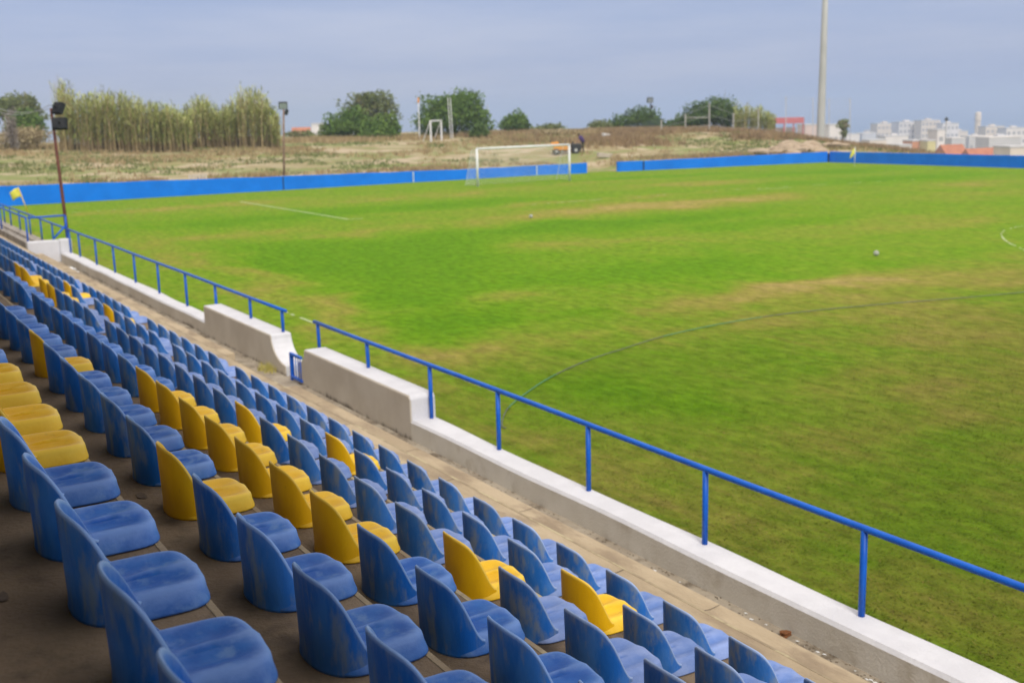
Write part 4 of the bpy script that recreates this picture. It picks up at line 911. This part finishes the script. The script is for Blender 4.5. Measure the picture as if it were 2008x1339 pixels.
def slab(name, px, py, dims, mt, label, cat, rz=0, tilt=0, d0=85, bev=.04):
    b = ground(px, py, d0); mb = MB(); mb.box((-dims[0]/2,-dims[1]/2,0), (dims[0]/2,dims[1]/2,dims[2])); o = mb.build(name, mt, None, loc=b, bevel=bev); o.rotation_euler = (0, tilt, rz-YAW); return tag(o, label, cat)
slab('concrete_block', 1185, 309, (1.3,.4,.38), M['wood'], 'tilted pale concrete block on the dirt right of the mower', 'block', .3, .12, 92)
slab('white_container', 1187, 274, (.7,.5,.6), M['white_plastic'], 'small white container among the brush above the pale block', 'container', .4, .15, 100)
pal = empty('wooden_pallet', at(338, 357, 80.5), 'pale wooden pallet leaning behind the left part of the blue wall', 'pallet', rz=-.1)
for k in range(6): mb = MB(); mb.box((-.62+.21*k,-.02,0), (-.48+.21*k,.02,.72)); mb.build('slat', M['wood'], pal)
for z in (.12, .55): mb = MB(); mb.box((-.65,.022,z), (.60,.07,z+.09)); mb.build('rail_board', M['wood'], pal)
pal.rotation_euler = (-.22, 0, -.1); pal.location = (-19.9, 9.35, .62)
lump('rubbish_heap', ground(160, 290, 88), (.9,.7,.45), M['white_plastic'], 'pale rubbish heap at the foot of the reeds by the leaning pole', 'rubbish', 9)
lump('white_bag', ground(480, 284, 92), (.35,.3,.3), M['white_plastic'], 'tiny white bag at the foot of the narrower reed stand', 'bag', 10)
for k, (px, py, s_) in enumerate([(1556,297,1.6),(1585,296,1.2),(1540,300,1.0),(1500,303,.9),(1640,289,.9)]):
    lump('sand_heap', ground(px, py, 96), (s_*1.5, s_, s_*.55), mat('pale_sand', (.40,.31,.22), (.33,.25,.17), 2, .95) if k == 0 else bpy.data.materials['pale_sand'], 'pale heap of earth near the foot of the tall mast', 'earth heap', 30+k, 'pale earth heaps by the mast')
# wire fence in front of the broad bush, tall ball stop net further right
wf = empty('wire_fence', ground(1392, 262, 110), 'wire fence with pale posts in front of the broad dark bush', 'fence')
prev = None
for px, y1, y0 in ((1297,236,262),(1344,224,262),(1391,203,262),(1438,222,262),(1487,214,264)):
    b = at(px, y0+6, 128); tp = at(px, y1, 128); mb = MB(); mb.tube([b, tp], .07, 6); child(mb.build('post', M['grey_pole']), wf)
    if prev:
        mb = MB()
        for s in (.35, .65, .95): mb.tube([prev[0]*(1-s)+prev[1]*s, b*(1-s)+tp*s], .012, 4)
        child(mb.build('wire', M['wire']), wf)
    prev = (b, tp)
mb = MB(); mb.tube([at(1344,231,128), at(1391,231,128)], .05, 6); child(mb.build('cross_rail', M['grey_pole']), wf)
bn = empty('ball_stop_net', at(1600, 280, 190), 'tall faint ball stop net on slim posts behind the mast', 'net fence')
prev = None
for px, y1 in ((1541,190),(1594,192),(1626,194),(1667,193)):
    b = at(px, 285, 190); tp = at(px, y1, 190); mb = MB(); mb.tube([b, tp], .07, 6); child(mb.build('post', M['wire']), bn)
    if prev:
        mb = MB()
        for s in np.linspace(.3, 1, 15): mb.tube([prev[0]*(1-s)+prev[1]*s, b*(1-s)+tp*s], .008, 3, caps=False)
        for s in np.linspace(0, 1, 12): mb.tube([prev[0]*(1-s)+b*s, prev[1]*(1-s)+tp*s], .008, 3, caps=False)
        child(mb.build('netting', M['wire']), bn)
    prev = (b, tp)
gn = MB(); a, b = at(1216, 258, 139), at(1300, 258, 139); a2, b2_ = at(1216, 250, 139), at(1300, 232, 139)
for s in np.linspace(0, 1, 40): gn.tube([a*(1-s)+b*s, a2*(1-s)+b2_*s], .022, 3, caps=False)
for s in np.linspace(0, 1, 10): gn.tube([a*(1-s)+a2*s, b*(1-s)+b2_*s], .022, 3, caps=False)
tag(gn.build('shade_net', mat('green_net', (.05,.075,.06), rough=.9)), 'dark green shade netting across the foot of the dark shrub', 'netting')

# ------------------------------------------------------------------ the town
HW = {k: mat('render_'+k, c, tuple(v*.88 for v in c), .15, .9) for k, c in dict(white=(.76,.71,.67), cream=(.72,.63,.53), grey=(.56,.55,.55), pink=(.66,.52,.46), orange=(.60,.26,.12), yellow=(.62,.55,.25)).items()}
M['tile'] = mat('roof_tile', (.46,.17,.085), (.38,.13,.065), .5, .9); M['pane'] = mat('window_pane', (.34,.34,.35), rough=.3); M['redpaint'] = mat('red_paint', (.50,.13,.14), (.44,.11,.12), .5, .7)
def house(x0, x1, ytop, depth, wall, label, roof='flat', rows=3, cols=4, ybase=None, rz=.35, group=None):
    k = depth/FPX; c = at((x0+x1)/2, 300, depth); gz_ = float(terrain_z(c.x, c.y)); top = at((x0+x1)/2, ytop, depth).z
    if ybase: gz_ = min(at((x0+x1)/2, ybase, depth).z, top-2.5)
    Wm = (x1-x0)*k*.86; Dm = min(max(Wm*.7, 7), 16); H = top-gz_; t = empty('house' if roof == 'tile' else 'apartment_block', (c.x, c.y, gz_), label, 'building', group or 'town buildings beyond the pitch', rz=-YAW+rz*.5)
    rh = min(3.0, H*.35) if roof == 'tile' else 0
    mb = MB(); mb.box((-Wm/2,0,-6), (Wm/2,Dm,H-rh)); mb.build('wall', HW[wall], t)
    if roof == 'tile':
        mb = MB(); mb.prism([(-Wm/2-.4,-.4,H-rh),(-Wm/2-.4,Dm/2,H),(-Wm/2-.4,Dm+.4,H-rh)], (Wm+.8,0,0)); mb.build('roof', M['tile'], t)
    else:
        mb = MB(); mb.box((-Wm/2-.15,-.15,H), (Wm/2+.15,Dm+.15,H+.45)); rf = mb.build('roof', HW['grey' if wall != 'grey' else 'white'], t)
        if Wm > 8: mb = MB(); mb.box((-Wm*.12,Dm*.3,H+.45), (Wm*.12,Dm*.6,H+1.3)); mb.build('stair_head', HW[wall], rf)
    hv = min(H-rh, 17)
    for r0 in range(rows):
        for c0 in range(cols):
            xx = -Wm/2+Wm*(c0+.5)/cols; zz = H-rh-hv*(r0+.55)/rows; ww = min(.9, Wm/cols*.28); wh = min(.8, hv/rows*.27)
            mb = MB(); mb.box((xx-ww,-.05,zz-wh), (xx+ww,.02,zz+wh)); mb.build('window', M['pane'], t)
house(1575, 1607, 246, 420, 'pink', 'cream house with a pinkish top just left of the mast', rows=2, cols=3)
house(1620, 1657, 246, 400, 'white', 'white house right of the mast behind the slim tree', rows=2, cols=3)
house(1656, 1688, 264, 560, 'white', 'low white block right of the slim tree', rows=2, cols=3)
house(1686, 1720, 262, 640, 'grey', 'low grey white block before the large cluster', rows=2, cols=3)
house(1714, 1762, 243, 720, 'cream', 'cream apartment block at the left end of the large cluster', rows=4, cols=5)
house(1756, 1806, 240, 700, 'white', 'white apartment block second from left in the large cluster', rows=5, cols=5)
house(1800, 1846, 237, 690, 'cream', 'tallest pale apartment block in the large cluster', rows=5, cols=5)
house(1842, 1882, 243, 680, 'white', 'white block at the right end of the large cluster', rows=4, cols=4)
house(1730, 1786, 268, 520, 'white', 'broad low white block in front of the large cluster', rows=2, cols=5)
house(1785, 1818, 277, 420, 'orange', 'orange walled block below the large cluster', rows=1, cols=3)
house(1816, 1836, 277, 415, 'yellow', 'narrow yellow block beside the orange walled one', rows=1, cols=1)
house(1835, 1853, 256, 430, 'white', 'narrow white house right of the yellow block', rows=3, cols=1)
house(1853, 1903, 284, 330, 'white', 'house with a broad orange tiled roof above the blue wall', 'tile', 1, 3)
house(1906, 1946, 292, 300, 'cream', 'house with low orange tiled roof just above the blue wall', 'tile', 1, 2)
house(1940, 1984, 290, 320, 'white', 'long tiled roof house at the right beyond the blue wall', 'tile', 1, 3)
house(1976, 2020, 290, 280, 'cream', 'beige house at the right edge above the blue wall', rows=1, cols=2)
house(1895, 1935, 268, 540, 'grey', 'grey block below the slender tower', rows=2, cols=3)
house(1926, 1972, 249, 620, 'cream', 'cream block right of the slender tower', rows=4, cols=4)
house(1966, 2016, 252, 600, 'white', 'white block at the far right edge of the town', rows=4, cols=4)
house(1930, 2010, 270, 460, 'grey', 'wide grey white building in front of the right hand blocks', rows=2, cols=6)
for k_, (a_, b_, y_, d_, c_) in enumerate([(1700,1734,256,800,'grey'),(1742,1776,247,760,'white'),(1783,1812,246,740,'cream'),(1826,1862,248,745,'white'),(1868,1900,258,720,'cream'),(1884,1912,274,560,'white'),(1950,1990,256,660,'grey'),(1700,1742,276,470,'cream'),(1862,1896,272,470,'grey'),(1760,1790,286,380,'white')]):
    house(a_, b_, y_, d_, c_, ['grey block peeping out behind the left end of the large cluster','white block filling the gap after the first cream block','cream block between the two highest blocks','white block behind the right part of the cluster','lower cream block trailing right of the cluster','small white block left of the slender tower','grey block behind the far right blocks','low cream house below the left end of the cluster','low grey building above the broad tiled roof','white house left of the orange walled block'][k_], rows=3, cols=3)
tw = at(1915, 290, 640); t = empty('slender_tower', (tw.x, tw.y, -30), 'slender pale tower standing above the right hand roofs', 'tower')
ht = at(1915, 220, 640).z+30; mb = MB(); mb.tube([(0,0,0),(0,0,ht-5)], [1.9,1.5], 14); mb.build('shaft', HW['cream'], t); mb = MB(); mb.tube([(0,0,ht-5),(0,0,ht-4.6),(0,0,ht-.5),(0,0,ht)], [1.5,1.7,1.6,1.0], 14); mb.build('tower_head', HW['cream'], t)
rc = at(1543, 262, 260); t = empty('red_canopy', (rc.x, rc.y, float(terrain_z(rc.x, rc.y))), 'red canopy on slim legs left of the mast', 'canopy', rz=-YAW)
zt_ = at(1543, 231, 260).z-t.location.z; kk = 260/FPX
mb = MB(); mb.box((-29*kk,-2,zt_-1.25), (29*kk,3,zt_)); mb.build('canopy_roof', M['redpaint'], t)
for s in (-28, -9, 9, 28): mb = MB(); mb.box((s*kk-.12,-1.8,-3), (s*kk+.12,-1.5,zt_-1.25)); mb.build('leg', M['redpaint'], t)
mb = MB(); mb.box((-25*kk,1,-3), (20*kk,2.5,zt_-2.2)); mb.build('back_wall', HW['white'], t)
lp = at(1853, 300, 380); t = empty('street_lamp', (lp.x, lp.y, -14), 'dark headed lamp standing against the pale town', 'street lamp'); tz = at(1853, 236, 380).z+14
mb = MB(); mb.tube([(0,0,-2),(0,0,tz)], .14, 6); mb.build('pole', M['grey_pole'], t); mb = MB(); mb.tube([(-.6,0,tz),(0,0,tz+.5),(.6,0,tz)], [.35,.55,.35], 8); mb.build('lamp_head', M['lamp_body'], t)
house(780, 808, 262, 230, 'white', 'small white house with tiled roof between the bushes and the small goal', 'tile', 1, 2, 285)
house(575, 612, 250, 330, 'white', 'pale house with tiled roof right of the slim floodlight pole', 'tile', 1, 2, 285)
house(612, 640, 244, 420, 'white', 'white block peeking out left of the dark bush', rows=1, cols=2, ybase=290)
tree(590, 275, 150, 70, 18, 'olive', 'low grey green scrub between the slim pole and the dark bush', 1200, .35, seed=40, trunk=False)

# ------------------------------------------------------------------ sea air
hm = bpy.data.materials.new('haze_air'); hm.use_nodes = True; hn, hl = hm.node_tree.nodes, hm.node_tree.links; hn.clear()
ho = hn.new('ShaderNodeOutputMaterial'); pv = hn.new('ShaderNodeVolumePrincipled'); pv.inputs['Color'].default_value = (.58,.68,.86,1); pv.inputs['Density'].default_value = .0006; pv.inputs['Anisotropy'].default_value = .2
hl.new(pv.outputs[0], ho.inputs['Volume'])
HAZE = True
if HAZE:
    mb = MB(); mb.box((-9500, -3000, -48), (9500, 8000, 36)); o = mb.build('haze', hm); tag(o, 'thin sea haze over the pitch and the town', 'haze', kind='stuff')
